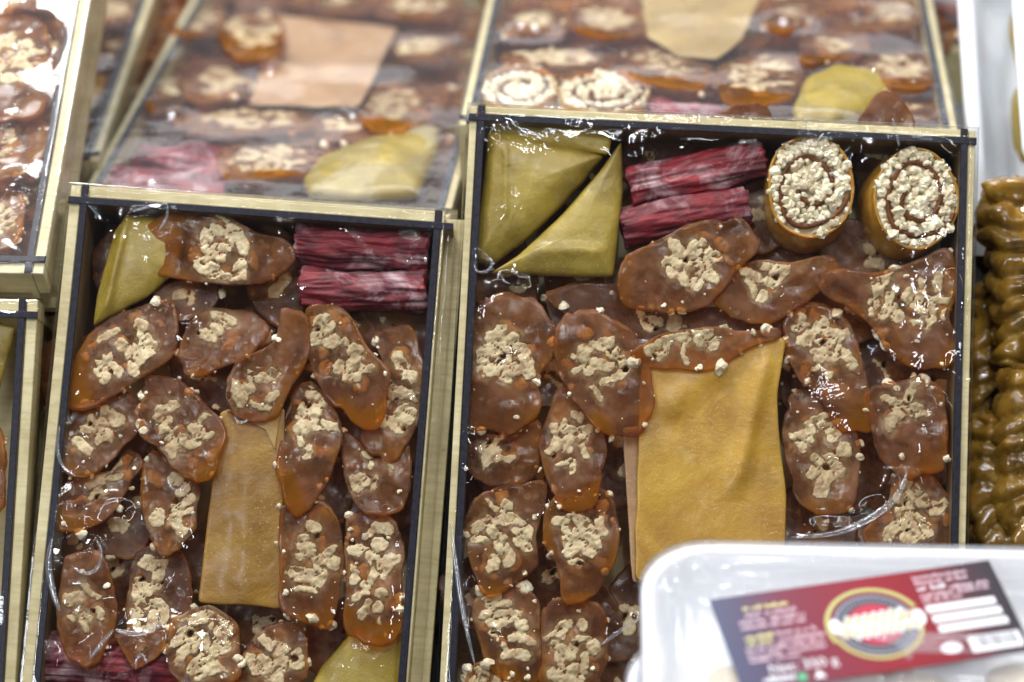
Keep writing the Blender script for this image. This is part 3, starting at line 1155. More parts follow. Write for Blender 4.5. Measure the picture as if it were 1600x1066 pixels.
# ------------------------------------------------------------------ boxes
RC = [(1252, 185, 1268, 215, .0012, .0009), (1300, 182, 1322, 235, .0012, .0009), (1392, 186, 1408, 232, .0014, .0010), (1420, 192, 1500, 252, .0010, .0010),
      (815, 300, 780, 345, .0010, .0010), (742, 380, 728, 470, .0014, .0010), (735, 490, 728, 540, .0014, .0010), (722, 660, 745, 730, .0014, .0010),
      (706, 820, 745, 1060, .0030, .0018), (1240, 838, 1345, 822, .0022, .0016), (1335, 826, 1400, 785, .0026, .0018), (1392, 792, 1418, 735, .0026, .0018),
      (945, 1005, 1010, 955, .0016, .0012), (1455, 600, 1462, 690, .0016, .0012), (730, 900, 735, 1010, .0016, .0012), (1480, 420, 1492, 470, .0012, .0010),
      (1250, 250, 1330, 200, .0008, .0012), (755, 200, 775, 240, .0012, .0010)]
LC = [(190, 350, 275, 325, .0016, .0012), (240, 380, 262, 345, .0014, .0010), (430, 350, 460, 345, .0010, .0010), (95, 640, 105, 735, .0018, .0012),
      (80, 840, 88, 960, .0022, .0014), (150, 835, 158, 900, .0020, .0014), (175, 985, 130, 1045, .0018, .0012), (180, 985, 255, 978, .0018, .0013),
      (215, 1030, 225, 1060, .0016, .0010), (300, 1050, 380, 1030, .0020, .0014), (540, 1060, 565, 1005, .0014, .0010), (560, 1000, 600, 1060, .0014, .0010),
      (640, 360, 650, 420, .0012, .0010), (660, 560, 650, 640, .0012, .0010), (70, 1000, 80, 1060, .0022, .0014), (440, 440, 480, 470, .0008, .0012),
      (100, 780, 150, 850, .0018, .0012), (635, 880, 625, 1000, .0014, .0010)]
FB = [(730, 1010, .003, .010), (1400, 840, .0035, .014), (780, 455, .002, .009), (812, 455, .0016, .005), (800, 560, .0012, .004), (855, 800, .0014, .004), (742, 415, .0022, .004), (1290, 975, .001, .004),
      (1365, 560, .0014, .005), (1460, 655, .0018, .005), (1000, 545, .0015, .003)]
boxR, _, _, _ = tray_box(P, (752, 183), (1507, 208), None, 'large wooden tray in front on the right, holding nut rolls and a wide amber sheet',
         L=.275, extra_rot=.9, ledge=.0050, wall_mat='dark_wood', bumps=FB, fseed=1, filmres=(240, 320), creases=RC)
LB = [(118, 950, .0042, .014), (320, 1035, .0045, .013), (185, 822, .0034, .011), (215, 1035, .004, .010), (90, 880, .003, .008), (296, 512, .0016, .004), (190, 815, .0016, .005), (130, 870, .0060, .0065), (285, 935, .0015, .004), (320, 1030, .0050, .009), (215, 1010, .004, .008), (120, 1045, .004, .006), (70, 820, .003, .006),
      (240, 385, .0015, .005), (540, 950, .0012, .004), (150, 1040, .002, .006), (230, 1000, .002, .005)]
boxL, _, _, _ = tray_box(P, (131, 313), (684, 343), None, 'narrower wooden tray in front at centre left with an upright amber strip in it',
         L=.245, extra_rot=1.0, ledge=.0064, wall_mat='dark_wood', deep_right=True, bumps=LB, fseed=2, amp=1.2, filmres=(200, 300), creases=LC)
tray_box(P, (-400, 478), (33, 496), None, 'tray cut off by the left edge, below the corner of another tray',
         L=.245, extra_rot=-.6, fseed=3, ledge=.0064)

def rear_box(fr, fl, fr_px, label, L=.28, **kw):
    """same tray given by its two near corners"""
    a, b2 = fr.uv(*fl), fr.uv(*fr_px)
    d = (b2 - a) / np.linalg.norm(b2 - a)
    nrm = np.array([-d[1], d[0]])
    tl, tr = a + nrm * L, b2 + nrm * L

    class Fx:
        pass
    g = Fx()
    g.mat = fr.mat

    def uv(px, py, h=0.0):
        if (px, py) == (-1, -1):
            return tl
        if (px, py) == (-2, -2):
            return tr
        return fr.uv(px, py, h)
    g.uv = uv
    return tray_box(g, (-1, -1), (-2, -2), None, label, L=L, **kw)


rear_box(Q1, (143, 303), (686, 327), 'rear left tray with a tan leather square',
         film='film_rear', fseed=4, amp=.4, filmres=(170, 200),
         bumps=[(545, 180, .003, .008), (235, 75, .003, .01), (430, 110, .003, .01), (270, 180, .003, .01)])
rear_box(Q2, (737, 182), (1480, 206), 'rear right tray with two pale nut rolls and a yellow leather sheet',
         film='film_rear', fseed=5, amp=.4, filmres=(190, 170),
         bumps=[(1230, 30, .004, .012), (1370, 110, .003, .006), (1350, 25, .002, .005), (830, 40, .003, .01)])
rear_box(A1, (-330, 400), (46, 404), 'glossy tray in the upper left corner, seen past its long right wall', L=.25, depth=.027, ledge=.0064,
         film='film_rear', fseed=6, amp=.7, filmres=(150, 180), bumps=[(20, 300, .004, .008), (40, 60, .003, .01), (20, 190, .003, .015)])
rear_box(A0, (-130, 238), (137, 238), 'small tray end wedged between the upper left tray and the rear tray', L=.22,
         film='film_rear', fseed=7, amp=.4)

def film_edge_glint(box, pts, r=.0005, h=.0016, closed=False):
    """rolled or folded film edge, or a thin bead modelled as a reflected streak of light"""
    q = np.array([[*P.uv(x, y, h), h] for x, y in pts])
    m_ = len(q)
    out = []
    for i in range(m_ - 1):
        p0, p1, p2, p3 = q[max(i - 1, 0)], q[i], q[i + 1], q[min(i + 2, m_ - 1)]
        for t in np.linspace(0, 1, 14, endpoint=False):
            out.append(.5 * ((2 * p1) + (-p0 + p2) * t + (2 * p0 - 5 * p1 + 4 * p2 - p3) * t * t + (-p0 + 3 * p1 - 3 * p2 + p3) * t ** 3))
    out.append(q[-1])
    q = np.array(out)
    k, V = 8, []
    for i in range(len(q)):
        T_ = q[min(i + 1, len(q) - 1)] - q[max(i - 1, 0)]
        T_ /= np.linalg.norm(T_) + 1e-12
        B = np.array([-T_[1], T_[0], 0])
        e = math.sin(math.pi * (i + .3) / (len(q) - .4)) ** .5
        for j in range(k):
            a = 6.283 * j / k
            V.append(q[i] + (B * math.cos(a) * 1.5 + np.array([0, 0, 1]) * math.sin(a) * .5) * r * e)
    F = [(i * k + j, i * k + (j + 1) % k, (i + 1) * k + (j + 1) % k, (i + 1) * k + j) for i in range(len(q) - 1) for j in range(k)]
    return link_mesh('film_fold_glint', V, F, 'film_edge_glint', box, box.matrix_world.inverted() @ P.mat(0, 0, 0))


film_edge_glint(boxR, [(1236, 840), (1300, 834), (1345, 818), (1385, 792), (1408, 765), (1417, 738)], .0010)
film_edge_glint(boxR, [(938, 1008), (970, 985), (1010, 958)], .0006)
film_edge_glint(boxR, [(704, 815), (712, 880), (724, 960), (742, 1040)], .0007)
film_edge_glint(boxR, [(740, 412), (746, 424), (760, 424), (768, 414), (766, 404)], .0004)
film_edge_glint(boxR, [(1395, 186), (1400, 205), (1405, 228)], .0004)
film_edge_glint(boxR, [(1256, 184), (1262, 198), (1264, 212)], .0004)
film_edge_glint(boxL, [(82, 840), (76, 880), (84, 930), (94, 955)], .0009)
film_edge_glint(boxL, [(148, 838), (158, 862), (152, 888), (132, 896), (112, 884)], .0006)  # this bead and the next two model reflected arcs of light
film_edge_glint(boxL, [(178, 984), (160, 1004), (140, 1030)], .0007)
film_edge_glint(boxL, [(180, 984), (205, 990), (232, 986), (255, 974)], .0009)
film_edge_glint(boxL, [(212, 1046), (214, 1030), (222, 1024), (230, 1036)], .0005)
film_edge_glint(boxL, [(93, 665), (90, 700), (98, 728), (118, 744)], .0005)
film_edge_glint(boxL, [(262, 745), (268, 762), (285, 766), (296, 754)], .0004)
film_edge_glint(boxL, [(208, 330), (235, 322), (262, 318)], .0005)
film_edge_glint(boxL, [(262, 322), (260, 340), (248, 360)], .0004)
film_edge_glint(boxL, [(365, 650), (374, 660), (388, 656)], .0004)

# ------------------------------------------------------------------ narrow front tray: contents
slab(P, [(178, 362), (198, 334), (240, 338), (290, 362), (280, 420), (230, 465), (145, 512), (150, 470)],
     'folded olive pocket tucked in the top left corner of the narrow front tray', 'leather_olive', h=-.0085, thick=.006, dome=.004,
     tilt=.05, name='leather_pocket', cat='fruit leather', edge=.001, ridge=[(200, 340, 165, 500, .002, .002)])
slice_(P, [(282, 368), (308, 333), (345, 332), (400, 362), (440, 372), (455, 397), (438, 430), (400, 443), (350, 440), (300, 425), (278, 400)],
       'wide walnut slice heading the narrow tray, its left end bright amber', h=-.0035, off=(-60, 4), thick=.008,
       nut=[(352, 388, .75, .55, 1.57)], ncr=4, tilt=.03)
red_stick(P, (459, 377), (668, 392), 62, 'upper of the two dark crimson sticks in the narrow front tray', seed=2, h=-.005)
red_stick(P, (467, 447), (664, 451), 58, 'lower, brighter red stick in the narrow front tray, dusted white', seed=3, h=-.0045)
slice_(P, [(240, 455), (275, 440), (330, 440), (342, 465), (320, 490), (280, 502), (262, 482)],
       'dark lumpy slice half hidden between the olive pocket and the slice with the amber end', h=-.010, mats=('jelly_dark', 'jelly_dark'), ncr=3,
       nut=[(0, 0, .4, .4, 0)])
slice_(P, [(135, 535), (160, 505), (215, 480), (262, 470), (278, 500), (270, 550), (235, 582), (175, 608), (140, 605), (133, 565)],
       'walnut slice under the olive pocket of the narrow tray, amber tip at lower left', h=-.0045, off=(-26, 28), thick=.007,
       nut=[(190, 545, .62, .50, 0)], ncr=5)
slice_(P, [(300, 500), (330, 480), (360, 485), (402, 490), (418, 520), (385, 560), (345, 575), (310, 592), (285, 580), (284, 545), (290, 520)],
       'notched walnut slice below the amber ended slice, pale walnut at its top', h=-.0065, nut=[(345, 512, .5, .4, 0)], ncr=5, thick=.009)
slice_(P, [(440, 482), (470, 485), (482, 520), (478, 560), (455, 600), (430, 640), (390, 652), (362, 640), (357, 600), (375, 560), (420, 540), (438, 515)],
       'leaning walnut slice with an orange rim just above the amber strip of the narrow tray', h=-.0025, off=(3, 9), nut=[(402, 605, .62, .42, 0)], ncr=5, thick=.008, tilt=.08)
slice_(P, [(585, 520), (640, 510), (658, 560), (655, 640), (640, 690), (610, 718), (580, 710), (565, 680), (590, 640), (605, 590)],
       'slice pressed along the right wall of the narrow tray under the red sticks', h=-.0075, nut=[(622, 620, .7, .6, 0)], ncr=6, tilt=.10)
slice_(P, [(482, 480), (520, 478), (555, 505), (575, 545), (605, 575), (600, 615), (590, 640), (560, 640), (535, 622), (505, 605), (485, 570), (474, 530)],
       'long walnut slice under the lower red stick with a hollow and an amber foot', h=-.0035, off=(3, 26), nut=[(528, 545, .55, .55, 0), (575, 590, .4, .16, 0)],
       ncr=6, thick=.006, tilt=.10)
slice_(P, [(110, 640), (150, 625), (200, 612), (220, 640), (215, 672), (180, 710), (150, 738), (115, 742), (93, 715), (92, 675)],
       'broad walnut slice touching the left wall of the narrow tray at mid height', h=-.0045, off=(-4, 4), nut=[(150, 665, .5, .6, 0)], ncr=8, crumb_s=1.2)
slice_(P, [(115, 745), (170, 735), (195, 705), (218, 720), (205, 755), (180, 790), (150, 805), (125, 812), (95, 808), (90, 780)],
       'small slice with an orange lower edge by the left wall, under the broad one', h=-.0055, off=(-3, 20), thick=.006, nut=[(155, 755, .5, .6, 0)], ncr=6)
slice_(P, [(225, 595), (265, 588), (300, 610), (345, 660), (348, 690), (335, 735), (310, 750), (275, 735), (245, 700), (220, 680), (222, 640)],
       'five sided walnut slice left of the top of the amber strip', h=-.0025, off=(2, 5), nut=[(287, 672, .62, .58, .3)], ncr=7, crumb_s=1.2)
slice_(P, [(225, 720), (250, 705), (295, 735), (308, 760), (305, 820), (285, 850), (260, 865), (235, 845), (225, 800), (220, 760)],
       'oval walnut slice left of the middle of the amber strip', h=-.0055, nut=[(265, 790, .62, .6, 0)], ncr=5)
slab(P, [(345, 640), (446, 636), (443, 790), (440, 950), (308, 942), (326, 800)],
     'upright strip of amber fruit leather in the middle of the narrow front tray', 'leather_brown', h=-.0052, thick=.0022, wave=.0008, tilt=-.02,
     ridge=[(392, 650, 385, 940, .0012, .006)])
slab(P, [(350, 640), (442, 634), (436, 660), (430, 703), (415, 672), (380, 655)],
     'small tongue of amber leather folded over the top of the strip', 'leather_brown', h=-.0035, thick=.0015, wave=.0005)
slice_(P, [(455, 620), (480, 595), (510, 620), (532, 665), (528, 710), (500, 735), (480, 738), (460, 715), (445, 690), (448, 650)],
       'mauve walnut slice with a red amber tail, right of the top of the amber strip', h=-.0045, off=(-22, 62), thick=.007, nut=[(488, 660, .6, .55, 0)], ncr=5)
slice_(P, [(535, 670), (560, 690), (590, 715), (630, 690), (640, 720), (630, 780), (600, 803), (565, 795), (545, 765), (535, 730)],
       'darker slice by the right wall of the narrow tray, below the amber footed one', h=-.0060, off=(4, 4), nut=[(575, 735, .6, .4, 0)], ncr=4, tilt=.2)
slice_(P, [(440, 800), (470, 778), (510, 785), (530, 830), (535, 880), (525, 940), (505, 978), (470, 965), (440, 945), (437, 900), (435, 850)],
       'tall walnut slice overlapping the lower right edge of the amber strip', h=-.0028, off=(2, 4), nut=[(488, 870, .62, .62, 0)], ncr=8, tilt=.08, crumb_s=1.3)
slice_(P, [(545, 810), (580, 795), (615, 810), (630, 850), (628, 920), (630, 955), (605, 975), (565, 970), (545, 950), (540, 900), (538, 850)],
       'tall slice with large walnut lumps in the lower right of the narrow tray', h=-.0040, off=(-4, 28), thick=.006, nut=[(580, 885, .68, .72, 0)], ncr=7, crumb_s=1.3)
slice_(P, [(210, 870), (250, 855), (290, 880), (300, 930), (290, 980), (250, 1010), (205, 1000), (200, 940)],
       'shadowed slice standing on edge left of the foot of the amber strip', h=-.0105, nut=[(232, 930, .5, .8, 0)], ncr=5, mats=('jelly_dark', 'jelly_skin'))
slice_(P, [(105, 870), (150, 860), (170, 890), (180, 940), (178, 985), (150, 1040), (115, 1030), (95, 1000), (90, 940), (95, 900)],
       'egg shaped walnut slice in the lower left of the narrow tray', h=-.0040, nut=[(130, 955, .62, .42, 0)], ncr=3, tilt=.08)
slice_(P, [(180, 985), (225, 990), (262, 985), (250, 1020), (215, 1045), (195, 1020)],
       'small amber offcut over the red stick in the lower left of the narrow tray', h=-.0050, nut=[(0, 0, .01, .01, 0)], ncr=1,
       mats=('jelly_cut', 'jelly_skin'), thick=.006)
red_stick(P, (62, 1030), (285, 1040), 78, 'plum red stick lying across the bottom left of the narrow tray', seed=5, h=-.0075)
slice_(P, [(275, 965), (320, 948), (365, 970), (374, 1010), (365, 1066), (300, 1085), (265, 1040), (262, 1000)],
       'glistening walnut lump under the foot of the amber strip', h=-.0035, nut=[(318, 1000, .8, .8, 0)], ncr=10, nutgap=-.15, crumb_s=1.2)
slice_(P, [(385, 1010), (420, 980), (455, 975), (480, 1010), (470, 1066), (400, 1095), (362, 1070)],
       'half seen walnut slice at the bottom edge, left of the lower olive pocket', h=-.0065, nut=[(430, 1030, .75, .6, 0)], ncr=4)
slab(P, [(470, 1100), (500, 1045), (560, 975), (600, 1000), (637, 985), (628, 1100)],
     'olive pocket at the bottom right of the narrow front tray', 'leather_olive', h=-.0100, thick=.006, dome=.004, name='leather_pocket', edge=.001)

# lower layers seen between the pieces
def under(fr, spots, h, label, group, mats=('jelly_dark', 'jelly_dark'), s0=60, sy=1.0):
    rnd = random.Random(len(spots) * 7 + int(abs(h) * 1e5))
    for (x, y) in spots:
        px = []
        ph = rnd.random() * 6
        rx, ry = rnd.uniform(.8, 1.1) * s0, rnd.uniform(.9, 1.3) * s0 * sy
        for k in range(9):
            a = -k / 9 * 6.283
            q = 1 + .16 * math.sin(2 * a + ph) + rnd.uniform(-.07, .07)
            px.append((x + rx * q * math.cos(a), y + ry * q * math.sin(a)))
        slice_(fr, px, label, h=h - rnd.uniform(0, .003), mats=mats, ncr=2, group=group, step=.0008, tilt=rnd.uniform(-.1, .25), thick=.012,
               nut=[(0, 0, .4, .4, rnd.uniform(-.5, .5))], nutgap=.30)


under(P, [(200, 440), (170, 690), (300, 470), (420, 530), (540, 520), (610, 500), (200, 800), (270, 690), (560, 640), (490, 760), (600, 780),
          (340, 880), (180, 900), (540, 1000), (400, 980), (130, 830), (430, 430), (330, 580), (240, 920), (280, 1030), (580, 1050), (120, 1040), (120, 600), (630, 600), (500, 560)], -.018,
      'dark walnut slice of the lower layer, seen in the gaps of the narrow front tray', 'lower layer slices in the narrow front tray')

# ------------------------------------------------------------------ large front tray: contents
slab(P, [(768, 196), (800, 189), (840, 199), (905, 199), (940, 202), (958, 216), (950, 242), (880, 235), (765, 212)],
     'pale back fold of the larger olive pocket in the top left of the large tray', 'leather_olive', h=-.0085, thick=.004, dome=.002, name='leather_fold', edge=.001)
slab(P, [(762, 205), (800, 207), (945, 243), (912, 284), (868, 332), (818, 378), (772, 412), (743, 408), (745, 360), (755, 280)],
     'larger olive pocket in the top left corner of the large front tray', 'leather_olive', h=-.0088, thick=.010, dome=.0075, name='leather_pocket',
     edge=.0015, tilt=-.02, ridge=[(790, 225, 790, 340, .0007, .0012)])
slab(P, [(971, 220), (973, 300), (966, 370), (958, 434), (855, 432), (765, 428), (806, 402), (878, 335), (936, 268)],
     'triangular olive pocket with a sharp upper tip beside the larger olive pocket', 'leather_olive', h=-.0078, thick=.008, dome=.0045, name='leather_pocket', edge=.0010,
     ridge=[(830, 395, 940, 395, .0012, .003)])
red_stick(P, (985, 288), (1196, 246), 62, 'upper ragged crimson stick in the large front tray beside the nut roll', seed=4, h=-.0050)
red_stick(P, (973, 352), (1170, 315), 64, 'lower crimson stick with white fibres in the large front tray', seed=6, h=-.0045)
nut_roll(P, (1267, 292), 69, 80, 'left nut roll in the large front tray, next to the crimson sticks', off=(-1, 13), seed=3, turns=1.45, h=-.003)
nut_roll(P, (1432, 310), 66, 80, 'right nut roll in the top right corner of the large front tray', off=(-18, 5), seed=8, turns=1.55, h=-.003)
slice_(P, [(870, 452), (960, 445), (1000, 480), (1125, 480), (1220, 500), (1215, 525), (1000, 540), (940, 520), (900, 500)],
       'dark brown slab lying below the olive pockets in the large front tray', h=-.0105, mats=('jelly_dark', 'jelly_skin'), nut=[(0, 0, .2, .3, 0)], ncr=5, tilt=.05)
slice_(P, [(1015, 385), (1080, 350), (1130, 345), (1155, 338), (1183, 370), (1178, 395), (1140, 430), (1110, 465), (1060, 485), (1000, 478), (963, 458), (975, 410)],
       'broad walnut slice resting against the lower crimson stick', h=-.0030, off=(3, 6), nut=[(1085, 405, .62, .42, 0)], ncr=6, tilt=.06)
slice_(P, [(1130, 430), (1180, 405), (1230, 410), (1290, 400), (1312, 425), (1280, 455), (1240, 480), (1200, 500), (1150, 492), (1122, 465)],
       'wide walnut slice directly under the left nut roll', h=-.0055, off=(0, 6), nut=[(1190, 435, .55, .38, 0)], ncr=6, tilt=.06)
slice_(P, [(1285, 440), (1312, 422), (1380, 425), (1440, 405), (1475, 393), (1487, 410), (1492, 450), (1484, 490), (1496, 530), (1482, 562), (1440, 570), (1395, 555), (1368, 510), (1330, 480), (1295, 465)],
       'largest bow shaped walnut slice under the right nut roll', h=-.0030, off=(2, 5), nut=[(1385, 465, .45, .25, .4), (1455, 470, .35, .38, 1.0)], ncr=9, tilt=.05, crumb_s=1.2)
slice_(P, [(745, 480), (780, 460), (830, 465), (850, 490), (870, 530), (860, 560), (840, 590), (845, 640), (800, 680), (770, 672), (735, 665), (728, 620), (740, 560), (735, 520)],
       'long walnut slice at the left wall, just below the olive pockets', h=-.0038, nut=[(785, 560, .62, .42, 0)], ncr=7, tilt=.07)
slice_(P, [(728, 680), (800, 680), (840, 655), (846, 700), (835, 745), (800, 758), (745, 750), (724, 712)],
       'short slice tucked under the long one at the left wall of the large tray', h=-.0080, nut=[(775, 700, .6, .5, 1.57)], ncr=4, tilt=.12)
slice_(P, [(895, 490), (930, 483), (980, 510), (1000, 540), (1015, 590), (1015, 640), (990, 672), (955, 675), (920, 650), (890, 610), (870, 560), (872, 520)],
       'oval walnut slice overlapping the upper left corner of the wide amber sheet', h=-.0025, off=(-2, 4), nut=[(935, 570, .66, .46, 0)], ncr=8, tilt=.06)
slice_(P, [(860, 640), (870, 610), (890, 608), (930, 650), (945, 680), (938, 740), (925, 770), (890, 780), (870, 765), (850, 720), (845, 680)],
       'walnut slice with an orange pointed foot, left of the wide amber sheet', h=-.0055, off=(2, 20), thick=.007, nut=[(893, 690, .62, .55, 0)], ncr=5, tilt=.14)
slice_(P, [(986, 545), (1030, 525), (1100, 512), (1170, 518), (1212, 512), (1216, 528), (1170, 543), (1120, 572), (1060, 570), (1000, 560)],
       'thin slice lying along the top edge of the wide amber sheet', h=-.0022, off=(-4, 14), thick=.005, nut=[(1080, 532, .5, .6, 0)], ncr=9, tilt=-.05, crumb_s=1.5)
slab(P, [(972, 668), (1060, 660), (1100, 800), (1090, 915), (988, 912), (980, 790)],
     'pale rimmed sheet whose left margin sticks out under the wide amber sheet', 'leather_tan', h=-.0070, thick=.002, wave=.0006)
slab(P, [(1003, 545), (1100, 530), (1230, 527), (1215, 615), (1220, 700), (1229, 770), (1228, 860), (1224, 930), (1100, 930), (991, 908), (996, 690)],
     'wide amber sheet of fruit leather in the middle of the large front tray', 'leather_amber', h=-.0050, thick=.0016, wave=.0010, freq=30,
     ridge=[(1195, 560, 1150, 760, .0022, .004), (1040, 640, 1130, 560, .0015, .006)])
slice_(P, [(1240, 480), (1290, 475), (1330, 510), (1345, 570), (1350, 600), (1352, 630), (1330, 640), (1295, 630), (1275, 605), (1240, 578), (1225, 520)],
       'long dark slice right of the amber sheet ending in an orange foot', h=-.0060, off=(12, 36), thick=.006, nut=[(1285, 545, .65, .5, 0)], ncr=8, tilt=.12, crumb_s=1.2)
slice_(P, [(1235, 630), (1270, 610), (1310, 640), (1345, 690), (1342, 740), (1330, 790), (1290, 805), (1255, 790), (1235, 740), (1225, 690)],
       'oval slice with ladder like walnut bars beside the right edge of the amber sheet', h=-.0058, nut=[(1285, 705, .66, .62, 0)], ncr=5, tilt=.1, period=.0060)
slice_(P, [(1360, 610), (1400, 595), (1440, 592), (1470, 610), (1482, 660), (1475, 700), (1455, 710), (1420, 712), (1395, 705), (1368, 680), (1358, 640)],
       'walnut slice with a bright orange foot by the right wall of the large tray', h=-.0038, off=(0, 34), thick=.007, nut=[(1415, 635, .55, .38, 0)], ncr=6, tilt=.1, crumb_s=1.2)
slice_(P, [(1385, 790), (1400, 745), (1450, 740), (1490, 790), (1496, 840), (1450, 870), (1380, 870), (1350, 840)],
       'greyish slice behind the film fold, just above the white foam pack', h=-.0070, nut=[(1430, 800, .7, .7, 0)], ncr=3, tilt=.1)
slice_(P, [(745, 775), (790, 760), (850, 755), (852, 790), (836, 830), (838, 880), (800, 905), (760, 925), (738, 890), (728, 830)],
       'squarish walnut slice at the left wall of the large tray, half way down', h=-.0040, off=(2, 5), nut=[(782, 838, .68, .6, 0)], ncr=7, tilt=.08, crumb_s=1.3)
slice_(P, [(860, 790), (890, 770), (935, 760), (960, 790), (965, 850), (940, 900), (915, 930), (880, 935), (870, 890), (848, 840)],
       'bulbous walnut slice left of the lower part of the wide amber sheet', h=-.0042, off=(2, 4), nut=[(908, 830, .62, .55, 0)], ncr=6, tilt=.08)
slice_(P, [(740, 940), (800, 915), (835, 930), (842, 985), (838, 1020), (810, 1030), (770, 1020), (745, 990)],
       'walnut slice with a golden foot at the lower left of the large tray', h=-.0045, off=(6, 40), thick=.007, nut=[(790, 975, .6, .6, 0)], ncr=7, tilt=.1, crumb_s=1.4)
slice_(P, [(855, 950), (890, 935), (940, 950), (950, 1010), (938, 1060), (900, 1095), (850, 1075), (843, 1000)],
       'slice with stacked walnut bars at the bottom edge left of the foam pack', h=-.0050, nut=[(895, 1015, .7, .75, 0)], ncr=6, tilt=.08, period=.0062)
slice_(P, [(735, 1045), (765, 1035), (800, 1050), (815, 1090), (770, 1110), (730, 1090)],
       'nut crusted lump at the bottom edge in the corner of the large tray', h=-.0040, nut=[(0, 0, .9, .9, 0)], ncr=10, nutgap=-.2, crumb_s=1.4)
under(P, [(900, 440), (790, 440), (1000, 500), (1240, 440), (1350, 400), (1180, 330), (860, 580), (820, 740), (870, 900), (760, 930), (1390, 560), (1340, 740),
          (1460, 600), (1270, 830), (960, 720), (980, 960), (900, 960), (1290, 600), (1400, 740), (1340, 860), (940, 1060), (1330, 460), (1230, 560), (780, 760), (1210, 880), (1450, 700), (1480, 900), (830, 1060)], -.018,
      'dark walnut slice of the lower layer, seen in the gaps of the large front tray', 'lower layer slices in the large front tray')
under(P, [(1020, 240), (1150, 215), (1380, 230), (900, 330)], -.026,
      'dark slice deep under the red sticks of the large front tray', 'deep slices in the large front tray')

# ------------------------------------------------------------------ rear tray behind the narrow one
g1 = 'walnut slices in the rear left tray'
kw = dict(group=g1, step=.0009, thick=.009)
slab(Q1, [(388, 162), (412, 90), (433, 22), (530, 32), (622, 44), (592, 105), (560, 168), (470, 166)],
     'pale tan square of fruit leather in the middle of the rear left tray', 'leather_tan', h=-.0045, thick=.0018, wave=.0008)
slice_(Q1, [(288, 88), (330, 76), (382, 92), (391, 140), (352, 162), (300, 166), (284, 132)],
       'rounded mauve slice left of the tan square in the rear left tray', h=-.004, nut=[(345, 128, .55, .6, 0)], ncr=4, off=(0, 5), **kw)
slice_(Q1, [(275, 182), (340, 155), (460, 158), (496, 175), (470, 203), (380, 216), (300, 212)],
       'long slice with an orange edge below the tan square', h=-.004, nut=[(385, 185, .6, .7, 0)], ncr=4, off=(0, 5), **kw)
slice_(Q1, [(350, 228), (430, 216), (500, 192), (545, 205), (575, 222), (520, 255), (440, 283), (355, 280)],
       'slice in front in the rear left tray, between the red sticks and olive pocket', h=-.003, nut=[(420, 252, .6, .5, 0)], ncr=5, off=(-4, 8), **kw)
slice_(Q1, [(490, 182), (530, 165), (578, 172), (588, 200), (560, 228), (505, 225)],
       'small glossy slice touching the near edge of the tan square', h=-.004, nut=[(0, 0, .5, .5, 0)], ncr=2, **kw)
slice_(Q1, [(575, 158), (600, 112), (690, 112), (697, 150), (660, 192), (600, 222), (562, 195)],
       'slice right of the near corner of the tan square', h=-.004, nut=[(612, 165, .6, .6, 0)], ncr=3, off=(4, 6), **kw)
slice_(Q1, [(612, 80), (640, 36), (700, 34), (706, 75), (690, 108), (640, 108)],
       'slice right of the far corner of the tan square', h=-.005, nut=[(660, 72, .7, .6, 0)], ncr=3, **kw)
slice_(Q1, [(580, 22), (610, -25), (700, -25), (722, 5), (700, 36), (640, 40)],
       'slice at the top edge beyond the right side of the tan square', h=-.004, nut=[(0, 0, .6, .6, 0)], ncr=3, **kw)
slice_(Q1, [(478, 20), (500, -25), (580, -28), (590, 5), (560, 28), (510, 28)],
       'pale slice at the top edge just beyond the tan square', h=-.004, nut=[(0, 0, .3, .3, 0)], ncr=2, **kw)
slice_(Q1, [(345, 45), (372, 8), (425, 8), (442, 40), (432, 76), (390, 88), (352, 75)],
       'raised round slice packed with walnuts at the far left of the tan square', h=.0, nut=[(0, 0, .8, .8, 0)], ncr=4, off=(4, 14), **kw)
slice_(Q1, [(262, 45), (290, 0), (345, -10), (350, 30), (340, 60), (290, 70)],
       'slice under the shiny film folds in the far left of the rear left tray', h=-.004, nut=[(0, 0, .6, .6, 0)], ncr=3, **kw)
slice_(Q1, [(228, 150), (245, 95), (285, 85), (290, 130), (285, 175), (240, 195)],
       'pale slice along the left wall of the rear left tray', h=-.004, nut=[(0, 0, .35, .4, 0)], ncr=2, **kw)
slab(Q1, [(472, 282), (490, 252), (560, 222), (640, 192), (688, 200), (683, 240), (655, 300), (560, 308), (480, 302)],
     'shiny olive pocket in the near right corner of the rear left tray', 'leather_olive', h=-.003, thick=.006, dome=.005, name='leather_pocket', edge=.0015)
red_stick(Q1, (214, 226), (362, 236), 36, 'far red stick at the near left corner of the rear left tray', seed=7, h=-.004)
red_stick(Q1, (165, 266), (355, 272), 40, 'near red stick against the front wall of the rear left tray', seed=9, h=-.003)
under(Q1, [(x + 25 * (k % 2), y) for k, y in enumerate((-15, 35, 85, 135, 185, 235, 280)) for x in range(215 - int(.30 * (y - 280)) - 60, 700, 78)], -.013,
      'lower slice showing in a gap of the rear left tray', 'lower layer slices in the rear left tray', s0=52, sy=.6, mats=('jelly_cut', 'jelly_cut'))

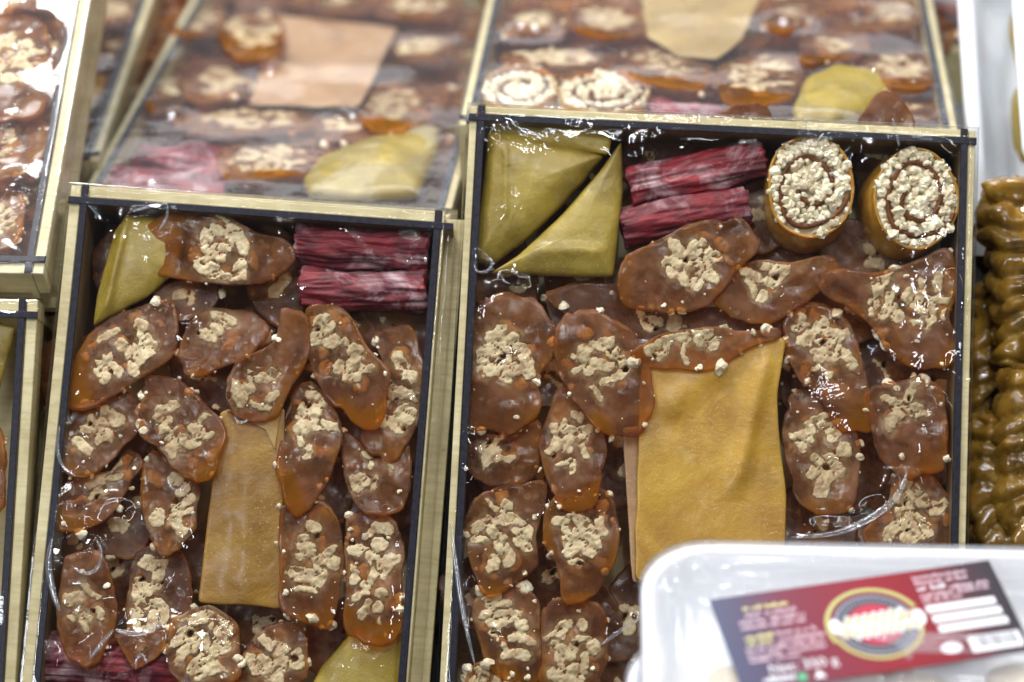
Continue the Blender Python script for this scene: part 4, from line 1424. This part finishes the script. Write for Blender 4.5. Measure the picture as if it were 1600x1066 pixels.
# ------------------------------------------------------------------ rear tray behind the large one
g2 = 'walnut slices in the rear right tray'
kw = dict(group=g2, step=.0009, thick=.009)
nut_roll(Q2, (812, 135), 58, 36, 'left pale nut roll in the rear right tray', off=(-4, 8), seed=12, turns=1.7, h=-.002, thick=.014)
nut_roll(Q2, (944, 143), 72, 33, 'right pale nut roll in the rear right tray', off=(0, 8), seed=14, turns=1.7, h=-.002, thick=.014)
slab(Q2, [(1000, -15), (1195, -15), (1160, 60), (1120, 92), (1060, 88), (1010, 55)],
     'yellow sheet of fruit leather at the top edge of the rear right tray', 'leather_yellow', h=-.003, thick=.0018, wave=.001)
slice_(Q2, [(788, 82), (850, 65), (950, 75), (952, 108), (880, 118), (800, 108)],
       'flat orange edged slice just beyond the pale nut rolls', h=-.004, nut=[(870, 85, .6, .7, 0)], ncr=3, off=(0, 10), **kw)
slice_(Q2, [(944, 92), (988, 58), (1060, 73), (1112, 110), (1082, 138), (1000, 128)],
       'pale mauve slice with a white C shaped nut, beyond the right pale roll', h=-.002, nut=[(1035, 98, .5, .55, 0)], ncr=4, off=(2, 10), **kw)
slice_(Q2, [(1118, 140), (1125, 100), (1172, 70), (1245, 73), (1256, 120), (1215, 162), (1158, 178)],
       'slice full of walnut ridges left of the rear olive pocket', h=-.002, nut=[(1190, 112, .72, .66, 0)], ncr=4, off=(2, 8), period=.0058, **kw)
slice_(Q2, [(1252, 72), (1270, 32), (1330, 18), (1356, 45), (1345, 90), (1290, 112), (1255, 110)],
       'smooth slice beyond the rear olive pocket', h=-.003, nut=[(1300, 70, .4, .4, 0)], ncr=3, **kw)
slice_(Q2, [(1345, 105), (1380, 70), (1440, 60), (1458, 95), (1455, 140), (1400, 150)],
       'slice by the right wall of the rear right tray', h=-.003, nut=[(0, 0, .6, .6, 0)], ncr=4, **kw)
slice_(Q2, [(1350, 30), (1375, -15), (1430, -15), (1440, 35), (1400, 60), (1360, 58)],
       'slice at the top edge by the right wall of the rear right tray', h=-.004, nut=[(0, 0, .6, .6, 0)], ncr=4, **kw)
slice_(Q2, [(1330, 178), (1360, 150), (1440, 145), (1462, 165), (1460, 188), (1350, 192)],
       'half hidden slice in the near right corner of the rear right tray', h=-.004, nut=[(0, 0, .5, .5, 0)], ncr=2, **kw)
slab(Q2, [(1238, 168), (1258, 125), (1305, 104), (1370, 112), (1398, 140), (1360, 180), (1300, 192), (1242, 190)],
     'olive pocket near the right end of the rear right tray', 'leather_olive', h=-.002, thick=.006, dome=.005, name='leather_pocket', edge=.0015)
red_stick(Q2, (1018, 160), (1130, 172), 26, 'pink dusted stick between the pale roll and the ridged slice', seed=11, h=-.003)
slice_(Q2, [(775, 55), (790, 5), (850, -12), (885, 20), (880, 60), (820, 66)],
       'slice in the far left of the rear right tray under a film glare', h=-.004, nut=[(0, 0, .5, .5, 0)], ncr=3, **kw)
slice_(Q2, [(888, 50), (900, -5), (960, -18), (1000, 5), (1000, 60), (940, 72)],
       'slice left of the yellow sheet at the top edge', h=-.003, nut=[(0, 0, .6, .6, 0)], ncr=3, **kw)
slice_(Q2, [(1190, 40), (1205, -10), (1260, -18), (1300, 5), (1262, 45), (1220, 66)],
       'pinkish slice right of the yellow sheet at the top edge', h=-.003, nut=[(0, 0, .3, .3, 0)], ncr=3, **kw)
under(Q2, [(x + 30 * (k % 2), y) for k, y in enumerate((-10, 45, 100, 150)) for x in range(800, 1450, 85)], -.013,
      'lower slice showing in a gap of the rear right tray', 'lower layer slices in the rear right tray', s0=55, sy=.6, mats=('jelly_cut', 'jelly_cut'))

# ------------------------------------------------------------------ trays at the left edge
kw = dict(group='walnut slices in the upper left tray', step=.0009, thick=.009)
slice_(A1, [(-60, 60), (-20, 15), (50, 20), (78, 70), (80, 140), (40, 185), (-40, 180)],
       'large wet looking slice at the top of the upper left tray', h=-.002, nut=[(25, 85, .6, .5, 0)], ncr=5, off=(4, 4), **kw)
slice_(A1, [(-60, 190), (0, 165), (60, 180), (82, 205), (60, 240), (0, 285), (-60, 290)],
       'slice with an orange tip touching the right wall of the upper left tray', h=-.002, nut=[(0, 0, .3, .3, 0)], ncr=4, off=(10, 6), **kw)
slice_(A1, [(-40, 300), (0, 280), (30, 300), (38, 340), (20, 385), (-40, 395)],
       'nut crusted slice in the near right corner of the upper left tray', h=-.003, nut=[(0, 0, .7, .7, 0)], ncr=8, **kw)
slice_(A1, [(-20, 8), (0, -30), (70, -35), (95, 0), (70, 18), (10, 14)],
       'slice cut by the picture corner in the upper left tray', h=-.004, nut=[(0, 0, .5, .5, 0)], ncr=3, **kw)
under(A1, [(60, 60), (50, 230), (20, 350), (60, 140), (40, 290), (70, 10), (20, 150)], -.013,
      'lower slice showing in a gap of the upper left tray', 'lower layer slices in the upper left tray', s0=50)
kw['group'] = 'slices in the small wedged tray'
slice_(A0, [(140, 10), (170, -15), (215, -5), (218, 25), (190, 45), (145, 42)],
       'glossy slice at the top edge in the small wedged tray', h=-.003, nut=[(0, 0, .6, .6, 0)], ncr=3, **kw)
slice_(A0, [(140, 70), (165, 50), (200, 55), (196, 80), (172, 95), (140, 92)],
       'orange rimmed slice in the small wedged tray', h=-.003, nut=[(0, 0, .4, .4, 0)], ncr=2, **kw)
slice_(A0, [(120, 125), (150, 105), (165, 110), (160, 135), (140, 170), (118, 165)],
       'yellowish slice in the near corner of the small wedged tray', h=-.003, nut=[(0, 0, .1, .1, 0)], ncr=1, mats=('roll_skin', 'roll_skin'), **kw)
under(A0, [(170, 40), (160, 90), (135, 140)], -.012, 'dark slice low in the small wedged tray', 'low slices in the small wedged tray', s0=35)
slab(P, [(-60, 505), (0, 503), (24, 512), (12, 560), (-5, 620), (-60, 660)],
     'olive leather corner in the tray cut off by the left edge', 'leather_olive', h=-.006, thick=.004, dome=.002, name='leather_pocket', edge=.001)
slice_(P, [(-60, 680), (-15, 660), (5, 700), (5, 780), (-20, 830), (-60, 820)],
       'sliver of a walnut slice in the tray cut off by the left edge', h=-.006, ncr=4, group=None)

# ------------------------------------------------------------------ foam trays
def rrect(hx, hy, r, n=24):
    pts = []
    for cx, cy, a0 in ((hx - r, hy - r, 0), (-(hx - r), hy - r, 90), (-(hx - r), -(hy - r), 180), (hx - r, -(hy - r), 270)):
        for k in range(n):
            a = R(a0 + 90 * k / (n - 1))
            pts.append((cx + r * math.cos(a), cy + r * math.sin(a)))
    return np.array(pts)


def foam_tray(mx, hx, hy, r, depth, label, name='foam_tray', cat='foam tray', film=True, rim=.005, seed=1):
    root = empty(name, mx)
    tag(root, label, cat)
    prof = [(.020, -depth), (.012, -depth + .001), (.0085, -depth + .004), (.001, -.006), (0, -.0035), (.0004, -.001), (.0016, 0), (rim - .001, -.0002), (rim, -.0012),
            (rim + .0025, -.006), (rim + .008, -depth + .009), (rim + .012, -depth + .0045), (rim + .02, -depth + .004)]
    V, F = [], []
    n = 96
    for ins, z in prof:
        V += [(x, y, z) for x, y in rrect(hx - ins, hy - ins, max(.002, r - ins * .8))]
    for i in range(len(prof) - 1):
        for j in range(n):
            F.append((i * n + j, i * n + (j + 1) % n, (i + 1) * n + (j + 1) % n, (i + 1) * n + j))
    V.append((0, 0, -depth)); V.append((0, 0, -depth + .004))
    a, b2 = len(V) - 2, len(V) - 1
    k = (len(prof) - 1) * n
    for j in range(n):
        F.append((a, (j + 1) % n, j))
        F.append((b2, k + j, k + (j + 1) % n))
    link_mesh('foam_shell', V, F, 'foam', root)
    if film:
        ring = rrect(hx + .0006, hy + .0006, r)
        V, F = [], []
        K = 70
        nz, nz2 = NZ[seed % 8], NZ[(seed + 4) % 8]
        for i in range(1, K + 1):
            s = i / K
            q = ring * s
            dist = (1 - s) * hy
            H = .0008 + .0028 * np.clip(dist / .03, 0, 1) * nz(q[:, 0] * 38 + 3, q[:, 1] * 38) + .0030 * np.abs(nz2(q[:, 0] * 110 + 2 * nz(q[:, 0] * 40, q[:, 1] * 40), q[:, 1] * 110)) * np.clip(dist / .006, 0, 1)
            V += list(np.c_[q, H])
        for dz in (.004, .012, .022):
            V += list(np.c_[ring * (1.0 - dz * .10), np.full(n, .0008 - dz) + .0006 * nz(ring[:, 0] * 300, ring[:, 1] * 300)])
        for i in range(K + 2):
            for j in range(n):
                F.append((i * n + j, i * n + (j + 1) % n, (i + 1) * n + (j + 1) % n, (i + 1) * n + j))
        V.append((0, 0, .001))
        for j in range(n):
            F.append((len(V) - 1, j, (j + 1) % n))
        link_mesh('cling_film', V, F, 'film_tray', root)
    return root


tl = T1.uv(1000, 845)
rot = R(1.6)
HX, HY = .118, .078
cxy = tl + np.array([HX * math.cos(rot) - HY * math.sin(rot) * 1, -HX * math.sin(rot) - HY * math.cos(rot)])
tray = foam_tray(T1.mat(cxy[0], cxy[1], 0, rot), HX, HY, .026, .026, 'film wrapped white foam pack with a red and black printed label, nearest the camera')
foam_tray(T1.mat(cxy[0] - .006, cxy[1] - .016, -.034, rot + .02), HX, HY, .026, .026, 'second white foam pack underneath the labelled one', seed=5)
# sweets in the pack
rnd = random.Random(5)
for k in range(12):
    i, j = k % 4, k // 4
    u0, v0 = cxy[0] - .078 + i * .052, cxy[1] + .012 - j * .036
    me = blob_mesh('pale_sweet', 1, 30 + k, 'beige_sweet', .22, 3)
    o = bpy.data.objects.new('pale_sweet', me)
    col.objects.link(o)
    o.matrix_world = T1.mat(u0, v0, -.012, rot) @ Matrix.Diagonal((.022, .016, .009, 1))
    tag(o, 'beige nutty sweet under the film of the labelled foam pack', 'sweet', 'beige sweets inside the foam pack')

# the printed label, on the film
la, lb, lc = T1.uv(1108, 938, .004), T1.uv(1545, 876, .004), T1.uv(1603, 1018, .004)
dl = lb - la
LW = np.linalg.norm(dl)
lrot = -math.atan2(dl[1], dl[0])
nv = np.array([-dl[1], dl[0]]) / LW
LH = abs((lc - lb) @ nv)
lcen = la + dl / 2 - nv * LH / 2
Ml = T1.mat(lcen[0], lcen[1], .0042, lrot)
Lp = tray.matrix_world.inverted() @ Ml
v, f = box_vf(-LW / 2, LW / 2, -LH / 2, LH / 2, -.0003, 0)
lab = link_mesh('printed_label', v, f, 'label_print_sheen', tray, Lp, smooth=False)
S = LW / .108


def flat(name, polys, mat, z):
    V, F = [], []
    for p in polys:
        b0 = len(V)
        V += [(x * LW / 2, y * LH / 2, z) for x, y in p]
        F.append(tuple(range(b0, b0 + len(p))))
    return link_mesh(name, V, F, mat, lab, smooth=False)


def rect(x0, x1, y0, y1):
    return [(x0, y0), (x1, y0), (x1, y1), (x0, y1)]


asp = LW / LH


def ell(cx, cy, rx, ry, a0=0, a1=360, n=48):
    return [(cx + rx * math.cos(R(a0 + (a1 - a0) * k / n)), cy + ry * math.sin(R(a0 + (a1 - a0) * k / n))) for k in range(n)]


def annulus(cx, cy, r0, r1, a0=0, a1=360, n=60):
    P_ = []
    for k in range(n):
        t0, t1 = R(a0 + (a1 - a0) * k / n), R(a0 + (a1 - a0) * (k + 1) / n)
        P_.append([(cx + r0 * math.cos(t0), cy + r0 * asp * math.sin(t0)), (cx + r1 * math.cos(t0), cy + r1 * asp * math.sin(t0)),
                   (cx + r1 * math.cos(t1), cy + r1 * asp * math.sin(t1)), (cx + r0 * math.cos(t1), cy + r0 * asp * math.sin(t1))])
    return P_


ex, ey = .04, -.02
flat('emblem_disc', [ell(ex, ey, .285, .285 * asp)], 'black_print', .0001)
flat('emblem_ring', annulus(ex, ey, .295, .322, 195, 375) + annulus(ex, ey, .31, .342, 20, 200), 'gold_print', .0002)
flat('emblem_ring', annulus(ex, ey, .262, .272), 'grey_print', .0002)
flat('emblem_centre', [ell(ex, ey, .19, .19 * asp)], 'red_print', .00022)
tick = []
for k in range(44):
    a = R(k * 360 / 44)
    if abs(math.sin(a)) > .35:
        cx_, cy_ = ex + .226 * math.cos(a), ey + .226 * asp * math.sin(a)
        tick.append(rect(cx_ - .004, cx_ + .004, cy_ - .022, cy_ + .022))
flat('emblem_lettering', tick, 'grey_print', .00025)
flat('emblem_ribbon', [[(ex - .26, ey - .22), (ex + .30, ey - .12), (ex + .30, ey + .20), (ex - .26, ey + .12)]], 'pale_print', .00028)
rnd = random.Random(3)
blob, core = [], []
for row, (n_, y0, x0, x1) in enumerate(((7, .12, -.17, .20), (8, -.16, -.15, .27))):
    for k in range(n_):
        cx_ = ex + x0 + (x1 - x0) * k / (n_ - 1)
        blob.append(ell(cx_, ey + y0 + .05 * (k / n_), .029, .125, n=14))
        core.append(ell(cx_, ey + y0 + .05 * (k / n_),   .017, .08, n=8) if k % 3 else rect(cx_ - .016, cx_ + .016, ey + y0 - .05, ey + y0 + .07))
for cx_, cy_ in ((ex - .27, ey + .05), (ex + .31, ey + .02)):
    blob.append(ell(cx_, cy_, .042, .17, n=16))
for k, p in enumerate(blob):
    blob[k] = p
o = None
for k, p in enumerate(blob):
    flat('emblem_letter', [p], 'white_print', .0003 + k * .000008)
flat('emblem_letter_core', core, 'gold_print', .0006)


def textline(x0, x1, y, hgt, mat, seed):
    rr = random.Random(seed)
    P_ = []
    x = x0
    while x < x1:
        wd = rr.uniform(.008, .016)
        hh = hgt * rr.choice((.6, .6, 1, .8))
        if rr.random() < .87:
            P_.append(rect(x, x + wd, y, y + hh))
        x += wd + .005
    return flat('print_line', P_, mat, .0001)


for k, (x0, x1, y, m_) in enumerate([(-.80, -.47, .66, 'yellow_print'), (-.80, -.45, .52, 'pink_print'), (-.86, -.40, .38, 'pink_print'), (-.86, -.42, .26, 'pink_print'),
                                     (-.86, -.66, .04, 'yellow_print'), (-.64, -.36, .06, 'pink_print'), (-.86, -.66, -.08, 'yellow_print'), (-.64, -.32, -.08, 'pink_print'),
                                     (-.88, -.34, -.21, 'pink_print'), (-.88, -.36, -.33, 'pink_print'), (-.88, -.55, -.44, 'pink_print'),
                                     (.42, .80, .80, 'pink_print'), (.42, .78, .68, 'pink_print'), (.42, .62, .55, 'white_print'), (.64, .92, .50, 'pink_print'), (.42, .90, .40, 'pink_print'), (.42, .7, .29, 'pink_print')]):
    textline(x0, x1, y, .09, m_, k)
for k in range(3):
    y = .06 - .22 * k
    flat('white_field', [rect(.42 + .012 * k, .91 + .01 * k, y, y + .155)], 'white_print', .0001)
flat('oval_mark', [ell(.47, -.72, .075, .11, n=32)], 'white_print', .0001)
flat('barcode_panel', [rect(.60, .96, -.88, -.55)], 'white_print', .0001)
bars, x = [], .65
rr = random.Random(9)
while x < .92:
    wd = rr.choice((.004, .007, .011))
    bars.append(rect(x, x + wd, -.80, -.58))
    x += wd + rr.choice((.005, .008, .012))
flat('barcode', bars, 'black_print', .0002)
flat('green_mark', [ell(-.58, -.86, .035, .035 * asp, n=24)], 'green_print', .0001)
flat('triangle_mark', [[(-.50, -.93), (-.42, -.93), (-.46, -.76)]], 'white_print', .0001)


def text(s_, x, y, size, mat):
    cu = bpy.data.curves.new('text', 'FONT')
    cu.body = s_
    cu.size = size
    tmp = bpy.data.objects.new('t', cu)
    col.objects.link(tmp)
    dg = bpy.context.evaluated_depsgraph_get()
    me = bpy.data.meshes.new_from_object(tmp.evaluated_get(dg))
    bpy.data.objects.remove(tmp)
    me.materials.clear()
    me.materials.append(M[mat])
    o = bpy.data.objects.new('weight_text', me)
    col.objects.link(o)
    o.parent = lab
    o.location = (x * LW / 2, y * LH / 2, .0001)


text('Net: 350 g', -.78, -.70, .0058, 'white_print')
textline(-.84, -.64, -.88, .13, 'white_print', 44)

# ------------------------------------------------------------------ far right: white trays, knobbly strands, things behind
tr3 = foam_tray(T3.mat(.030, .050, 0, 0), .034, .088, .012, .030, 'tall white foam tray at the right edge behind the strands', rim=.0075, film=False)
T4 = Frame(pt(1610, 130, 1.03), 48, 0)
foam_tray(T4.mat(.020, .012, 0, 0), .025, .05, .010, .025, 'white foam tray cut off by the top right edge of the picture', film=False, rim=.006)
for k, (x, y, s, lab_) in enumerate([(1592, 60, .014, 'olive yellow sweet at the top inside the white tray at the right edge'),
                                    (1598, 205, .016, 'tan sweet lower inside the white tray at the right edge')]):
    o = bpy.data.objects.new('olive_sweet', blob_mesh('olive_sweet', 1, 40 + k, 'leather_olive', .3, 3))
    col.objects.link(o)
    uv_ = T3.uv(x, y, -.015)
    o.matrix_world = T3.mat(uv_[0], uv_[1], -.015) @ Matrix.Diagonal((s * .30, s * 1.2, s * .25, 1))
    tag(o, lab_, 'sweet')


def strand(pts_px, rad_px, h, label, seed, lobes=.0100):
    """knobbly string of coated walnuts"""
    nz, nz2 = NZ[seed % 8], NZ[(seed + 1) % 8]
    pts = np.array([[*P.uv(x, y, h), h] for x, y in pts_px])
    d = np.r_[0, np.cumsum(np.linalg.norm(np.diff(pts, axis=0), axis=1))]
    n = max(40, int(d[-1] / .0009))
    s = np.linspace(0, d[-1], n)
    C = np.stack([np.interp(s, d, pts[:, k]) for k in range(3)], 1)
    for _ in range(12):
        C[1:-1] = (C[:-2] + 2 * C[1:-1] + C[2:]) / 4
    r0 = rad_px * .00026 * 1.03
    m_ = 48
    th = np.arange(m_) / m_ * 2 * math.pi
    V = []
    for i in range(n):
        T_ = C[min(i + 1, n - 1)] - C[max(i - 1, 0)]
        T_ /= np.linalg.norm(T_)
        B = np.array([T_[1], -T_[0], 0])
        B /= np.linalg.norm(B)
        Nn = np.cross(B, T_)
        # each lobe leans: phase depends on the angle round the string
        ph = s[i] / lobes + .35 * np.sin(th + seed) + .55 * nz(np.cos(th) + seed, np.sin(th) + s[i] * 45)
        ridge = np.abs(np.sin(ph * math.pi))
        r = r0 * (.70 + .36 * ridge ** .55 + .20 * nz2(np.full(m_, s[i] * 90), np.cos(th) * 2 + 4) + .06 * nz(np.cos(th) * 6, np.sin(th) * 6 + s[i] * 400))
        e = min(1, math.sqrt(max(0, min(i, n - 1 - i) / 6)))
        r = r * max(.03, e)
        V += [tuple(C[i] + (B * math.cos(a) + Nn * math.sin(a)) * q) for a, q in zip(th, r)]
    F = [(i * m_ + j, (i + 1) * m_ + j, (i + 1) * m_ + (j + 1) % m_, i * m_ + (j + 1) % m_) for i in range(n - 1) for j in range(m_)]
    V = np.array(V)
    c0 = V.mean(0)
    ob = link_mesh('walnut_strand', V - c0, F, 'rib_skin', None, P.mat(c0[0], c0[1], c0[2]))
    tag(ob, label, 'walnut strand', 'knobbly walnut strands at the right edge')


strand([(1585, 275), (1580, 350), (1585, 430), (1600, 520), (1612, 580)], 50, -.040, 'thick knobbly strand at the top of the right edge, below the white tray', 3)
strand([(1545, 430), (1538, 520), (1528, 600), (1520, 660)], 26, -.052, 'thin dark strand between the large tray and the thick strand', 4, .008)
strand([(1612, 570), (1592, 650), (1585, 740), (1600, 830), (1610, 900)], 44, -.030, 'coiled strand at the right edge above the foam pack', 5)
strand([(1545, 640), (1535, 720), (1530, 790), (1555, 860), (1560, 920)], 38, -.036, 'strand in the shade beside the lower right wall of the large tray', 6, .009)

K = Frame(pt(1490, 95, 1.24), 90, 4.6)
wc = empty('fruit_crate', K.mat(0, 0, 0))
tag(wc, 'pale wooden crate edge behind the rear right tray holding dark dried fruit', 'crate')
v, f = box_vf(-.16, .12, 0, .006, -.030, .006, .0008)
link_mesh('front_board', v, f, 'pale_wood', wc, smooth=False)
v, f = box_vf(-.16, .12, .0061, .16, -.030, -.026)
link_mesh('base_board', v, f, 'pale_wood', wc, smooth=False)
rnd = random.Random(21)
for k, (x, y, hgt, mat_) in enumerate([(1458, 38, .004, 'dried_brown'), (1478, 62, .0, 'dried_fruit'), (1500, 50, .004, 'dried_fruit'), (1522, 62, .0, 'dried_fruit'), (1515, 25, .003, 'dried_fruit'),
                                      (1485, 12, .004, 'dried_brown'), (1540, 40, .0, 'dried_fruit'), (1500, 75, -.004, 'dried_brown'), (1465, 10, .0, 'dried_fruit'), (1530, 5, .003, 'dried_fruit'), (1495, 30, .008, 'dried_fruit')]):
    uv_ = K.uv(x, y, hgt)
    o = bpy.data.objects.new('dried_fruit', blob_mesh('dried_fruit', 1, 50 + k, mat_, .3, 3))
    col.objects.link(o)
    o.matrix_world = K.mat(uv_[0], max(uv_[1], .016), hgt - .006, rnd.random() * 3) @ Matrix.Diagonal((.0085, .012, .0085, 1))
    tag(o, 'dark wrinkled dried fruit in the pale crate behind' if mat_ == 'dried_fruit' else 'reddish brown dried fruit in the pale crate behind', 'dried fruit',
        'dark dried fruit in the crate' if mat_ == 'dried_fruit' else 'reddish dried fruit in the crate')
